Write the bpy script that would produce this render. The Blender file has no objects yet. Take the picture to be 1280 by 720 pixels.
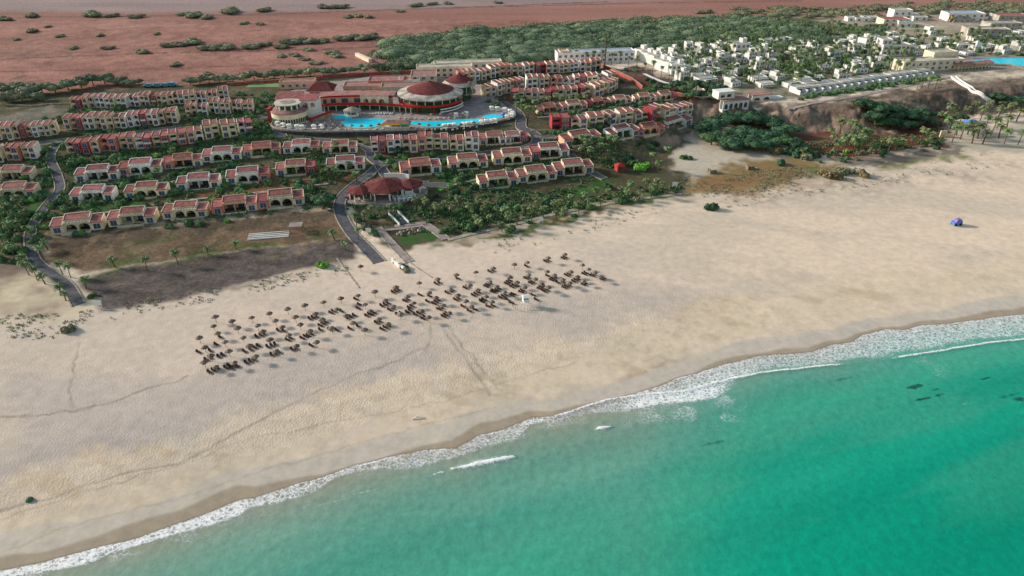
import bpy, math, random
import numpy as np
from mathutils import Vector
R=math.radians
random.seed(7); rng=np.random.default_rng(11)
sc=bpy.context.scene; COL=sc.collection
# ------------------------------------------------------------------ camera
F=870.0; PIT=R(31.0); H0=120.0; SP,CP=math.sin(PIT),math.cos(PIT)
cam=bpy.data.cameras.new('camera'); co=bpy.data.objects.new('camera',cam); COL.objects.link(co)
cam.sensor_width=36; cam.lens=F*36/1280; cam.clip_start=1; cam.clip_end=30000
co.location=(0,0,H0); co.rotation_euler=(R(90)-PIT,0,0); sc.camera=co
sc.render.resolution_x=1024; sc.render.resolution_y=576
# ------------------------------------------------------------------ light
SUN_EL=R(21); SUN_D=Vector((0.955,-0.29,0)).normalized()    # direction shadows fall
w=bpy.data.worlds.new('World'); sc.world=w; w.use_nodes=True
nt=w.node_tree; bg=nt.nodes['Background']; sky=nt.nodes.new('ShaderNodeTexSky'); sky.sky_type='NISHITA'
sky.sun_disc=False; sky.sun_elevation=SUN_EL; sky.sun_rotation=math.atan2(-SUN_D.x,-SUN_D.y)
sky.air_density=2.0; sky.dust_density=1.5; sky.ozone_density=2.2
nt.links.new(sky.outputs[0],bg.inputs[0]); bg.inputs[1].default_value=0.15
sl=bpy.data.lights.new('sun','SUN'); so=bpy.data.objects.new('sun',sl); COL.objects.link(so)
sl.energy=4.6; sl.angle=R(6.0); sl.color=(1,.92,.81)
dv=Vector((SUN_D.x*math.cos(SUN_EL),SUN_D.y*math.cos(SUN_EL),-math.sin(SUN_EL)))
so.rotation_euler=dv.to_track_quat('-Z','Y').to_euler(); so.location=(0,300,300)
sc.view_settings.view_transform='Standard'; sc.view_settings.look='None'; sc.view_settings.exposure=0
# ------------------------------------------------------------------ numeric helpers
def lin(c):
    c=np.asarray(c,float)/255; return np.where(c<=.04045,c/12.92,((c+.055)/1.055)**2.4)
def L3(*c): return tuple(float(v) for v in lin(c))
def ss(a,b,x): t=np.clip((x-a)/(b-a),0,1); return t*t*(3-2*t)
def vnoise(x,y,s=0):
    xi=np.floor(x); yi=np.floor(y); fx=x-xi; fy=y-yi; fx=fx*fx*(3-2*fx); fy=fy*fy*(3-2*fy)
    def h(a,b):
        v=np.sin(a*127.1+b*311.7+s*74.7)*43758.5453; return v-np.floor(v)
    return (h(xi,yi)*(1-fx)+h(xi+1,yi)*fx)*(1-fy)+(h(xi,yi+1)*(1-fx)+h(xi+1,yi+1)*fx)*fy
def fbm(x,y,sc_,s=0,o=4):
    r=0;a=.5;n=0
    for i in range(o):
        r=r+a*vnoise(x/sc_*2**i+17.3*i,y/sc_*2**i-9.1*i,s+i); n+=a; a*=.5
    return r/n
def pline(px,py,pts,vals=None):
    """signed distance to polyline (positive = left side) and interpolated value"""
    best=np.full(px.shape,1e18); sg=np.zeros(px.shape); val=np.zeros(px.shape)
    for i in range(len(pts)-1):
        ax,ay=pts[i][:2]; bx,by=pts[i+1][:2]; dx,dy=bx-ax,by-ay; l2=dx*dx+dy*dy
        t=np.clip(((px-ax)*dx+(py-ay)*dy)/l2,0,1); qx=px-ax-t*dx; qy=py-ay-t*dy; d=qx*qx+qy*qy
        m=d<best; best=np.where(m,d,best); c=dx*(py-ay)-dy*(px-ax); sg=np.where(m,np.sign(c),sg)
        if vals is not None: val=np.where(m,vals[i]*(1-t)+vals[i+1]*t,val)
    return np.sqrt(best)*sg,val
def inpoly(px,py,poly):
    r=np.zeros(px.shape,bool); n=len(poly)
    for i in range(n):
        ax,ay=poly[i][:2]; bx,by=poly[(i+1)%n][:2]
        c=((ay>py)!=(by>py))&(px<(bx-ax)*(py-ay)/((by-ay) if by!=ay else 1e-9)+ax); r^=c
    return r
def spoly(px,py,poly):
    """signed distance, positive inside polygon"""
    d,_=pline(px,py,list(poly)+[poly[0]]); d=np.abs(d); return np.where(inpoly(px,py,poly),d,-d)
# ------------------------------------------------------------------ pixel -> place
def ray(px,py):
    u=(px-640)/F; v=(py-360)/F
    return u, CP-v*SP, -SP-v*CP
def PZ(px,py,z=0.0):
    dx,dy,dz=ray(px,py); t=(z-H0)/dz; return (dx*t,dy*t,z)
GRID=[]
def hfast(x,y):
    """bilinear look-up of height() on a 2 m grid"""
    if not GRID:
        gx=np.arange(-900,1500,2.0); gy=np.arange(60,1500,2.0); A,B=np.meshgrid(gx,gy); GRID.append(height(A.ravel(),B.ravel()).reshape(A.shape))
    G=GRID[0]; u=np.clip((x+900)/2,0,G.shape[1]-1.001); v=np.clip((y-60)/2,0,G.shape[0]-1.001); i=u.astype(int); j=v.astype(int); u=u-i; v=v-j
    return (G[j,i]*(1-u)+G[j,i+1]*u)*(1-v)+(G[j+1,i]*(1-u)+G[j+1,i+1]*u)*v
def PL(l):
    a=np.array([q[:2] for q in l],float); dx,dy,dz=ray(a[:,0],a[:,1]); z=np.full(len(a),3.0); hf=hfast if (a[:,1].min()>-30 and a[:,1].max()<800 and abs(a[:,0]-640).max()<900) else height
    for i in range(60):
        t=(z-H0)/dz; z2=hf(dx*t,dy*t)
        if np.max(np.abs(z2-z))<.01: break
        z=z*.5+z2*.5
    t=(z-H0)/dz; return [(float(p),float(q),float(r)) for p,q,r in zip(dx*t,dy*t,z)]
def P(px,py): return PL([(px,py)])[0]
def HZ(x,y): return float(hfast(np.array([x]),np.array([y]))[0])
def proj(p):
    x,y,z=p[0],p[1],p[2]-H0; d=y*CP-z*SP; return 640+F*x/d, 360-F*(y*SP+z*CP)/d
# ------------------------------------------------------------------ land form
SHORE=[(-400,850),(-200,775),(-60,730),(0,713),(57,702),(125,684),(175,671),(200,662),(250,645),(280,632),(300,625),(319,622),(372,605),(403,597),(441,582),(491,570),(519,564),(569,560),(600,544),(631,536),(666,521),(690,521),(712,514),(756,501),(787,494),(821,484),(846,473),(878,464),(928,450),(950,444),(1015,440),(1040,430),(1062,428),(1078,419),(1105,412),(1130,412),(1150,407),(1185,404),(1225,399),(1280,392),(1400,374),(1600,345),(2000,300)]
SHW=[PZ(a,b,0.0)[:2] for a,b in SHORE]
# smooth base line of the coast
BASE=[PZ(a,b)[:2] for a,b in [(-900,1010),(0,713),(420,592),(800,490),(1280,394),(2200,270)]]
EDGE=[(-500,350,190),(0,345,190),(150,352,180),(420,330,170),(600,282,150),(760,245,110),(835,215,60),(862,180,30),(885,160,24),(990,166,22),(1090,172,22),(1200,150,22),(1290,140,22),(1700,120,22)]
EDW=[PZ(a,b,2.5)[:2] for a,b,_ in EDGE]; EDV=[c for _,_,c in EDGE]
EDS=np.array([(a[0]*(1-t)+b[0]*t,a[1]*(1-t)+b[1]*t,u*(1-t)+v*t) for a,b,u,v in zip(EDW[:-1],EDW[1:],EDV[:-1],EDV[1:]) for t in np.linspace(0,1,5)[:-1]])
def edge(x,y):
    e,_=pline(x,y,EDW); a=np.zeros(x.shape); b=np.zeros(x.shape)
    for k in range(len(EDS)):
        q=1/((x-EDS[k,0])**2+(y-EDS[k,1])**2+60)**2; a+=q*EDS[k,2]; b+=q
    return e,a/b
def height(x,y):
    d,_=pline(x,y,SHW)                       # + inland (line runs left to right)
    b=np.interp(d,[-400,-60,-8,-.6,0,7,22,34,60,110,400],[-9,-4,-.6,-.12,-.02,.7,1.9,2.25,2.3,2.6,2.8])
    und=(fbm(x*.5+y*.2,y,38,3)-.5)*1.5*ss(25,60,d)*(1-ss(150,220,d))
    und+=(fbm(x,y,14,5,2)-.5)*.22*ss(8,30,d)
    e,wd=edge(x,y)
    rise=8.6*ss(0,1,e/np.maximum(wd,1))
    steep=ss(70,24,wd)
    rough=((fbm(x,y,13,9,5)-.5)*7.5-np.abs(fbm(x*1.3,y*.6,7,10,3)-.5)*5)*steep*ss(0,.25,e/np.maximum(wd,1))*(1-ss(.8,1.15,e/np.maximum(wd,1)))
    dune=(fbm(x,y*1.6,16,13,3)-.45)*2.2*ss(860,1000,proj_x(x,y))*ss(-30,-5,e)*(1-ss(-5,2,e))
    far=(fbm(x,y,900,21,3)-.5)*50*ss(1500,4000,y)
    return b+und+rise+rough+dune+far
def proj_x(x,y): return 640+F*x/np.maximum(y*CP+H0*SP,1)
# ------------------------------------------------------------------ object helpers
def setp(o,label=None,cat=None,group=None,kind=None):
    if label: o['label']=label
    if cat: o['category']=cat
    if group: o['group']=group
    if kind: o['kind']=kind
    return o
def empty(name,loc,rz=0,label=None,cat=None,group=None):
    o=bpy.data.objects.new(name,None); COL.objects.link(o); o.empty_display_size=.3
    o.location=loc; o.rotation_euler=(0,0,rz); return setp(o,label,cat,group)
class MB:
    def __init__(s): s.v=[]; s.f=[]; s.m=[]
    def quad(s,pts,mi=0):
        n=len(s.v); s.v+= [tuple(p) for p in pts]; s.f.append(tuple(range(n,n+len(pts)))); s.m.append(mi); return s
    def hull(s,lo,up,mi=0,caps=True):
        n=len(s.v); k=len(lo); s.v+=list(lo)+list(up)
        for i in range(k):
            j=(i+1)%k; s.f.append((n+i,n+j,n+k+j,n+k+i)); s.m.append(mi)
        if caps: s.f.append(tuple(n+k-1-i for i in range(k))); s.f.append(tuple(n+k+i for i in range(k))); s.m+=[mi,mi]
        return s
    def box(s,x0,x1,y0,y1,z0,z1,mi=0):
        return s.hull([(x0,y0,z0),(x1,y0,z0),(x1,y1,z0),(x0,y1,z0)],[(x0,y0,z1),(x1,y0,z1),(x1,y1,z1),(x0,y1,z1)],mi)
    def slope(s,x0,x1,y0,y1,zf,zb,t,mi=0):     # slab sloping from front (y0,zf) to back (y1,zb), thickness t below
        return s.hull([(x0,y0,zf-t),(x1,y0,zf-t),(x1,y1,zb-t),(x0,y1,zb-t)],[(x0,y0,zf),(x1,y0,zf),(x1,y1,zb),(x0,y1,zb)],mi)
    def cyl(s,x,y,z0,z1,r0,r1=None,n=10,mi=0,x1=None,y1=None):
        r1=r0 if r1 is None else r1; x1=x if x1 is None else x1; y1=y if y1 is None else y1
        c=[(math.cos(2*math.pi*i/n),math.sin(2*math.pi*i/n)) for i in range(n)]
        return s.hull([(x+r0*a,y+r0*b,z0) for a,b in c],[(x1+r1*a,y1+r1*b,z1) for a,b in c],mi)
    def lathe(s,prof,n=48,cx=0,cy=0,a0=0,a1=2*math.pi,mi=0):
        full=abs(a1-a0-2*math.pi)<1e-6; k=n if full else n+1; b=len(s.v)
        for i in range(k):
            a=a0+(a1-a0)*i/n
            for r,z in prof: s.v.append((cx+r*math.cos(a),cy+r*math.sin(a),z))
        m=len(prof)
        for i in range(n):
            j=(i+1)%k
            for q in range(m-1):
                s.f.append((b+i*m+q,b+j*m+q,b+j*m+q+1,b+i*m+q+1)); s.m.append(mi)
        return s
    def tube(s,pts,rad,n=6,mi=0):
        b=len(s.v); pts=[Vector(p) for p in pts]
        for i,p in enumerate(pts):
            t=(pts[min(i+1,len(pts)-1)]-pts[max(i-1,0)]).normalized(); u=t.cross(Vector((.3,.95,.1))).normalized(); w_=t.cross(u)
            r=rad[i] if hasattr(rad,'__len__') else rad
            for k in range(n):
                a=2*math.pi*k/n; s.v.append(tuple(p+u*r*math.cos(a)+w_*r*math.sin(a)))
        for i in range(len(pts)-1):
            for k in range(n):
                j=(k+1)%n; s.f.append((b+i*n+k,b+i*n+j,b+(i+1)*n+j,b+(i+1)*n+k)); s.m.append(mi)
        s.f.append(tuple(b+n-1-k for k in range(n))); s.f.append(tuple(b+(len(pts)-1)*n+k for k in range(n))); s.m+=[mi,mi]
        return s
    def mesh(s,name,mats,smooth=False):
        me=bpy.data.meshes.new(name); me.from_pydata(s.v,[],s.f)
        for m in (mats if isinstance(mats,(list,tuple)) else [mats]): me.materials.append(m)
        if any(s.m): me.polygons.foreach_set('material_index',s.m)
        if smooth: me.polygons.foreach_set('use_smooth',[True]*len(s.f))
        me.update(); return me
    def build(s,name,mats,parent=None,smooth=False,label=None,cat=None,group=None,kind=None,loc=None,rz=0):
        o=bpy.data.objects.new(name,s.mesh(name,mats,smooth)); COL.objects.link(o)
        if parent: o.parent=parent
        if loc is not None: o.location=loc; o.rotation_euler=(0,0,rz)
        return setp(o,label,cat,group,kind)
KIDS={}
def kids(o):
    return [c for c in bpy.data.objects if c.parent==o]
def record(o):
    KIDS[o.name]=kids(o)
    for c in KIDS[o.name]: record(c)
def dup(o,loc=None,rz=0,scale=None,mats=None,label=None,cat=None,group=None,parent=None,skip=()):
    """copy a recorded thing with its parts; mats: {part name stem: material}"""
    c=o.copy(); COL.objects.link(c)
    if parent: c.parent=parent
    else:
        c.location=loc; c.rotation_euler=(0,0,rz)
        if scale: c.scale=scale if hasattr(scale,'__len__') else (scale,)*3
    setp(c,label,cat,group)
    stem=o.name.split('.')[0]
    if mats and stem in mats and o.type=='MESH':
        c.material_slots[0].link='OBJECT'; c.material_slots[0].material=mats[stem]
    for k in KIDS[o.name]:
        if k.name.split('.')[0] in skip: continue
        dup(k,mats=mats,parent=c,skip=skip)
    return c
def retire(o):
    for k in KIDS[o.name]: retire(k)
    bpy.data.objects.remove(o)
ORD=['first','second','third','fourth','fifth','sixth','seventh','eighth','ninth','tenth','eleventh','twelfth','thirteenth','fourteenth','fifteenth','sixteenth','seventeenth','eighteenth','nineteenth','twentieth']
def ordi(i):
    if i<20: return ORD[i]
    t=['twentieth','thirtieth','fortieth','fiftieth','sixtieth','seventieth','eightieth','ninetieth']; u=['twenty','thirty','forty','fifty','sixty','seventy','eighty','ninety']
    a,b=divmod(i+1,10); return t[a-2] if b==0 else u[a-2]+'-'+ORD[b-1]
# ------------------------------------------------------------------ materials
def newmat(name):
    m=bpy.data.materials.new(name); m.use_nodes=True; n=m.node_tree.nodes; l=m.node_tree.links
    return m,n,l,n['Principled BSDF']
def sock(n,t,**kw):
    x=n.new(t)
    for k,v in kw.items(): setattr(x,k,v)
    return x
def mat(name,c,rough=.85,var=.12,scale=.6,spec=.25,metal=0,c2=None,wave=None,objvar=0,bump=0):
    m,n,l,b=newmat(name); b.inputs['Roughness'].default_value=rough; b.inputs['Specular IOR Level'].default_value=spec; b.inputs['Metallic'].default_value=metal
    g=sock(n,'ShaderNodeNewGeometry'); no=sock(n,'ShaderNodeTexNoise'); no.inputs['Scale'].default_value=scale; no.inputs['Detail'].default_value=5
    l.new(g.outputs['Position'],no.inputs['Vector'])
    rp=sock(n,'ShaderNodeValToRGB'); c=L3(*c); c2=L3(*c2) if c2 else tuple(v*(1-var*2.2) for v in c)
    rp.color_ramp.elements[0].position=.35; rp.color_ramp.elements[1].position=.68
    rp.color_ramp.elements[0].color=(*c2,1); rp.color_ramp.elements[1].color=(*[min(1,v*(1+var*.6)) for v in c],1)
    l.new(no.outputs['Fac'],rp.inputs[0]); out=rp.outputs[0]
    if wave:       # tile / board courses
        wv=sock(n,'ShaderNodeTexWave',bands_direction=wave[0]); wv.inputs['Scale'].default_value=wave[1]; wv.inputs['Distortion'].default_value=.6
        tc=sock(n,'ShaderNodeTexCoord'); l.new(tc.outputs['Object'],wv.inputs['Vector'])
        mx=sock(n,'ShaderNodeMix',data_type='RGBA',blend_type='MULTIPLY'); mx.inputs[0].default_value=wave[2]
        l.new(out,mx.inputs[6]); l.new(wv.outputs['Color'],mx.inputs[7]); out=mx.outputs[2]
    if objvar:
        oi=sock(n,'ShaderNodeObjectInfo'); mp=sock(n,'ShaderNodeMapRange'); mp.inputs[3].default_value=1-objvar; mp.inputs[4].default_value=1+objvar
        l.new(oi.outputs['Random'],mp.inputs[0]); hv=sock(n,'ShaderNodeHueSaturation'); l.new(mp.outputs[0],hv.inputs['Value']); l.new(out,hv.inputs['Color']); out=hv.outputs[0]
    l.new(out,b.inputs['Base Color'])
    if bump:
        bp=sock(n,'ShaderNodeBump'); bp.inputs['Strength'].default_value=bump; bp.inputs['Distance'].default_value=.3; l.new(no.outputs['Fac'],bp.inputs['Height']); l.new(bp.outputs[0],b.inputs['Normal'])
    return m
# ================================================================== GROUND
def build_ground():
    vs=list(np.arange(900,760,-14.0))+list(np.arange(760,96,-1.7))+list(np.arange(96,-60,-1.2))+list(np.arange(-60,-150,-6))+[-153,-156,-158,-159.5,-160.5]
    us=list(np.arange(-900,-80,20.0))+list(np.arange(-80,1360,1.75))+list(np.arange(1360,2200,20.0))
    vs=np.array(vs); us=np.array(us); U,V=np.meshgrid(us,vs)
    dx,dy,dz=ray(U,V); t=-H0/dz; X=dx*t; Y=dy*t
    sh=X.shape; X=X.ravel(); Y=Y.ravel(); Z=height(X,Y)
    # ---- painting (world-space zones) ----
    n1=fbm(X,Y,30,31); n2=fbm(X,Y,9,41); n3=fbm(X,Y,3,51,3); wx=X+(n2-.5)*14+(n3-.5)*5; wy=Y+(fbm(X,Y,9,61)-.5)*14+(vnoise(X/2.5,Y/2.5,3)-.5)*5
    def W(pts): return [p[:2] for p in PL(pts)]
    d,_=pline(X,Y,SHW); dw,_=pline(wx,wy,SHW)
    C=np.zeros((len(X),3)); foot=np.zeros(len(X))
    def lay(c,m,):
        nonlocal C
        m=np.clip(m,0,1)[:,None]; C=C*(1-m)+(lin(c) if not isinstance(c,np.ndarray) else c)*m
    def zone(c,pts,soft=4,a=1,warp=True,nz=0):
        m=ss(-soft,soft,spoly(wx,wy,W(pts)) if warp else spoly(X+(wx-X)*.25,Y+(wy-Y)*.25,W(pts)))*a
        if nz: m=m*ss(.5-nz,.5+nz,n2)
        lay(c,m); return m
    tan=(226,204,182); grey=(194,179,169)
    C[:]=lin(tan)
    streak=fbm(X*.8-Y*.25,Y*3.2+X*1.1,40,71,4)           # streaks along the coast
    lay((201,186,168),ss(.42,.66,streak)*.6)
    g=ss(-7,7,spoly(X+(wx-X)*.35,Y+(wy-Y)*.35,W([(-300,470),(0,455),(230,462),(560,392),(800,352),(960,368),(850,402),(700,452),(560,495),(480,523),(400,545),(250,578),(120,620),(0,656),(-300,740)])))
    lay(grey,g*(.6+.4*ss(.35,.6,n1))); foot+=g*.95  # grey holds sand colour plus the shade of footprints, painted in
    g2=ss(-12,12,spoly(wx,wy,W([(-300,400),(0,392),(240,362),(480,330),(780,300),(800,350),(560,392),(230,462),(-300,470)]))); lay((206,188,176),g2*.6); foot+=g2*.6
    lay((146,141,146),ss(-10,14,spoly(wx,wy,W([(-200,600),(0,580),(180,545),(330,535),(390,550),(300,590),(100,610),(0,655),(-200,690)])))*.65)
    b1=ss(-2,2,dw-10)*(1-ss(-5,6,dw-27)); lay((225,204,178),b1*.75); foot+=b1*.10
    lay((196,174,146),b1*ss(.58,.76,fbm(X*.7-Y*.25,Y*1.6+X*.6,9,81))*.55)     # debris line
    lay((176,146,112),ss(-3,5,spoly(wx,wy,W([(745,482),(790,458),(850,440),(870,445),(820,470),(770,487)])))*ss(.3,.6,n3)*.8)
    # damp and wet sand by the sea
    s_w=np.interp(proj_x(X,Y),[0,80,180,300,380,440,500,600,640,670,720,800,990,1040,1100,1160,1240,1280],[3.0,3.4,3.2,3.4,2.2,0.4,1.1,2.8,2.2,1.1,.5,.3,1.6,1.6,1.2,1.4,2.8,3.0])
    dmp=s_w+4.2+3.4*(vnoise(X/17,Y/17,5)-.3)
    lay((207,193,178),(1-ss(-.5,.7,d-dmp)))
    lay((176,158,138),(1-ss(-.4,.6,d-s_w-(vnoise(X/8,Y/8,6)-.5)*2.2)))
    foot*=ss(9,13,d)
    # inland
    e,wd=edge(X,Y)
    zone((206,190,164),[(-400,330),(20,320),(110,388),(60,398),(-400,420)],5)
    zone((104,90,82),[(-400,290),(62,285),(64,322),(40,345),(0,352),(-400,356)],5,.9); zone((146,126,112),[(-400,345),(40,338),(96,376),(80,392),(-400,398)],4,.75,nz=.35)
    drt=(88,77,72)
    zd=zone((94,85,82),[(95,350),(150,335),(265,318),(440,296),(447,325),(400,332),(340,345),(240,370),(170,384),(125,390)],1.6,warp=0)
    zone((104,92,84),[(100,352),(260,322),(430,300),(440,306),(260,330),(110,362)],2,.5,nz=.2)
    zone((120,108,96),[(140,388),(260,362),(400,331),(440,325),(440,336),(300,360),(180,388)],3,.8,nz=.3)
    C*=(1+((fbm(X,Y,3,431,4)-.5)*.9+(fbm(X*.4,Y*1.5,8,433,3)-.5)*.7)*zd)[:,None]
    # resort ground
    zone((86,82,62),[(-500,335),(50,320),(60,296),(440,252),(470,300),(500,318),(560,302),(660,275),(790,250),(860,236),(880,190),(850,165),(905,140),(880,118),(760,84),(560,86),(330,98),(90,108),(-500,170)],3)
    zone((98,86,62),[(-300,270),(60,230),(440,190),(640,165),(860,120),(880,150),(830,215),(640,260),(440,260),(60,290),(-300,330)],6,.7,nz=.15)
    zone((108,84,66),[(62,298),(395,262),(428,262),(440,297),(265,317),(100,341),(60,325)],1.5,.95,warp=0)
    zone((84,76,64),[(64,298),(200,280),(395,262),(420,266),(400,280),(230,296),(90,308)],3,.7)
    zone((72,92,46),[(90,330),(260,312),(435,294),(430,300),(262,320),(110,345)],1.5,.85,nz=.25)
    zone((62,84,44),[(150,305),(215,297),(300,300),(240,312),(165,318)],4,.6,nz=.2)
    for q in ([(78,262),(190,248),(196,256),(90,272)],[(0,262),(60,252),(60,275),(0,290)],[(60,232),(96,222),(98,228),(70,240)],[(150,212),(250,205),(210,212),(150,222)],[(560,224),(660,210),(664,216),(560,232)],[(600,203),(670,190),(660,200),(600,210)],[(395,206),(410,204),(412,214),(396,216)],[(350,226),(375,224),(372,230),(350,232)],[(505,295),(545,292),(546,300),(512,306)],[(690,240),(770,222),(775,230),(700,250)],[(600,305),(640,288),(700,272),(790,250),(840,240),(836,246),(720,272),(640,296)],[(415,180),(455,178),(455,184),(418,186)],[(575,186),(600,182),(600,192),(578,194)]):
        zone((58,96,44),q,1.6,.9)
    zone((122,84,58),[(210,250),(285,236),(410,222),(455,216),(455,222),(300,246),(215,258)],3,.8)
    zone((96,84,50),[(560,300),(620,285),(700,268),(780,256),(850,240),(850,250),(720,275),(600,308)],2,.85,nz=.3)
    # the sand hollow, grass flat and red soil at the right
    zone((196,182,164),[(838,192),(868,176),(935,180),(985,196),(975,206),(900,215),(870,222),(830,210)],3)
    zone((128,104,62),[(870,222),(930,200),(985,196),(1050,206),(1010,222),(960,238),(900,246),(850,240)],4,.9)
    zone((140,98,66),[(880,226),(960,208),(1000,212),(980,226),(900,238)],5,.5,nz=.2)
    zone((158,122,92),[(860,238),(960,232),(1090,214),(1090,222),(960,244),(860,250)],4,.6,nz=.25)
    zone((104,112,58),[(1010,208),(1075,207),(1180,192),(1240,186),(1235,194),(1100,212),(1020,222)],3.5,.9,nz=.2)
    zone((112,70,58),[(970,164),(985,160),(1040,160),(1090,168),(1180,150),(1185,184),(1120,190),(1045,200),(1000,190)],4)
    zone((140,122,104),[(1010,160),(1080,158),(1120,170),(1040,180),(990,176)],3,.45,nz=.2)
    zone((96,88,80),[(1040,200),(1130,192),(1210,182),(1210,188),(1130,202),(1050,210)],1.6,.8)
    zone((190,178,160),[(1170,178),(1290,150),(1300,185),(1230,192)],4)
    for k in range(0,9):       # hummocks with scrub stains at the dune edge
        q=[(1040,228),(1110,226),(1143,224),(1250,205),(1010,238),(960,250),(1080,240),(1180,215),(1220,222)][k]; c=P(*q); rr=((X-c[0])/10)**2+((Y-c[1])/7)**2; lay((166,150,138),np.exp(-rr)*ss(.35,.6,n3)*.6)
    # old town plateau, cliff
    zone((150,142,124),[(860,112),(885,124),(1000,124),(1090,110),(1195,94),(1300,86),(1700,70),(1700,35),(1280,25),(1080,35),(830,52),(790,72)],3,.9)
    zone((88,90,62),[(860,110),(1000,115),(1090,100),(1160,80),(1100,45),(900,55),(820,70)],6,.85,nz=.25)
    gz=np.gradient(Z.reshape(sh),axis=0)/np.maximum(np.abs(np.gradient(Y.reshape(sh),axis=0)),.01); st=np.abs(gz).ravel()
    cl=ss(.12,.3,st)*ss(60,30,wd)*ss(-3,1,e)*(1-ss(1.15,1.5,e/np.maximum(wd,1)))
    rock=lin((148,126,110))*(.55+.9*n3[:,None]*.6+.5*fbm(X*.6,Y+Z*6,5,91)[:,None])
    lay(rock,cl)
    zone((150,138,122),[(985,134),(1080,122),(1195,100),(1290,95),(1290,99),(1195,106),(1080,128),(985,140)],1.5,.8)
    zone((112,104,96),[(880,118),(965,128),(985,136),(960,160),(870,150),(858,135)],4,.8)
    zc=ss(-3,3,spoly(wx,wy,W([(985,135),(1090,118),(1195,101),(1215,104),(1300,97),(1310,128),(1230,128),(1205,142),(1110,156),(1000,162),(955,152),(880,146),(872,128),(905,124)])))
    lay(lin((128,108,96))*(.45+.95*fbm(X,Y*1.4,6,95,5))[:,None]*(1-.45*ss(.5,.66,fbm(X,Y,2.6,97,3)))[:,None],zc*.92); lay((168,152,134),zc*ss(.58,.72,fbm(X*.6,Y*1.6,9,98,4))*.55)
    # vacant lot between the two resorts
    zone((84,62,58),[(756,92),(800,82),(850,104),(845,116),(806,108),(780,103)],2,.95); zone((118,62,54),[(775,92),(805,90),(835,108),(810,110)],3,.5,nz=.2)
    # red plain
    red=(156,112,101)
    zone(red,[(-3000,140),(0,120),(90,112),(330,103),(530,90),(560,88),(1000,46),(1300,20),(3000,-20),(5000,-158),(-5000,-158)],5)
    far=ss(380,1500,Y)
    lay((164,132,127),far*.55*ss(.3,.6,fbm(X,Y*2.2,120,101)))  # aerial haze put into the colour of the far dusty soil
    lay((136,92,84),ss(.4,.75,fbm(X*.5,Y*1.6,60,111))*.4*(Y>430)*ss(-3,4,spoly(wx,wy,W([(-3000,128),(0,108),(330,94),(640,70),(3000,-20),(5000,-158),(-5000,-158)]))))
    zone((156,142,142),[(-900,12),(300,16),(500,12),(760,2),(1000,-6),(1000,-60),(-3000,-60)],14,.75)
    zone((150,106,96),[(420,60),(520,54),(520,68),(440,80),(400,76)],4,.7)
    zone((98,84,74),[(0,64),(130,62),(130,66),(0,72)],3,.3)
    zone((124,118,108),[(0,146),(60,132),(88,137),(70,150),(20,156),(-60,160)],2,.9)
    zone((84,92,66),[(560,88),(690,74),(850,58),(1000,44),(1090,28),(1000,20),(860,28),(740,36),(620,40),(500,52),(470,70),(520,82)],4,.9)
    zone((172,158,140),[(1020,26),(1100,16),(1300,12),(1300,30),(1200,34),(1120,36),(1060,34)],4,.8)
    inl=ss(0,12,e)*(1-cl)*(Y<620)
    C*=(1+(fbm(X,Y,5,401,4)-.5)*.75*inl+(fbm(X,Y,22,403,3)-.5)*.5*inl)[:,None]
    lay((70,66,48),ss(.56,.72,fbm(X,Y,7,405,4))*inl*.5*(Y<440)); lay((150,126,100),ss(.62,.78,fbm(X*1.2,Y,6,407,4))*inl*.45*(Y<440))
    C*=(1+(fbm(X*.25,Y*1.3,30,409,4)-.5)*.5*ss(430,520,Y))[:,None]
    # paths trodden in the sand
    def trail(pts,wd_,c,a):
        dd,_=pline(X+(n3-.5)*1.6,Y+(vnoise(X/3,Y/3,8)-.5)*1.6,W(pts)); lay(c,(1-ss(wd_*.4,wd_,np.abs(dd)))*a*(.5+.5*ss(.3,.6,n3)))
    lay((176,154,128),b1*ss(.60,.72,fbm(X,Y,2.2,421,3))*.22*(proj_x(X,Y)<960))
    trail([(0,522),(45,520),(90,513),(140,503),(190,485),(235,470)],.6,(150,136,124),.8)
    trail([(90,513),(88,480),(98,430)],.45,(150,136,124),.6)
    trail([(538,405),(536,432),(495,452),(440,470),(380,498),(310,533),(255,563),(225,577),(150,592),(60,622),(0,640)],.55,(154,138,128),.6)
    trail([(548,405),(575,440),(600,475),(612,492)],.6,(158,144,130),.7); trail([(560,410),(590,445),(620,485)],.5,(158,144,130),.7)
    trail([(440,405),(540,405),(700,385),(860,384)],.8,(196,180,158),.5)
    for q,w_,c in (([(-200,78),(0,74),(200,66),(400,62),(560,53)],2.2,(84,62,60)),([(-200,26),(0,22),(300,19),(500,12),(760,2)],3.2,(92,74,72)),([(120,36),(180,33),(260,30)],2.5,(170,146,136)),([(0,90),(200,86),(420,78)],1.5,(110,72,66)),([(560,10),(800,4),(1000,1)],3,(100,80,78)),([(860,26),(1000,22),(1280,18)],3,(180,164,148))): trail(q,w_,c,.8)
    trail([(0,648),(120,612),(250,572),(300,552),(420,528),(560,500),(640,475),(720,452)],.35,(160,142,126),.4); trail([(0,690),(100,655),(200,630),(320,592),(430,560),(530,530),(620,510)],.4,(166,148,130),.35)
    trail([(600,312),(700,292),(850,260),(1000,240)],.8,(168,152,134),.35)
    vs_,us_=sh; me=bpy.data.meshes.new('ground'); n=len(X)
    me.vertices.add(n); me.vertices.foreach_set('co',np.stack([X,Y,Z],1).astype(np.float32).ravel())
    i=np.arange(n).reshape(sh); q=np.stack([i[:-1,:-1],i[:-1,1:],i[1:,1:],i[1:,:-1]],-1).reshape(-1,4)
    me.loops.add(q.size); me.loops.foreach_set('vertex_index',q.ravel().astype(np.int32)); me.polygons.add(len(q)); me.polygons.foreach_set('loop_start',(np.arange(len(q))*4).astype(np.int32))
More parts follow.
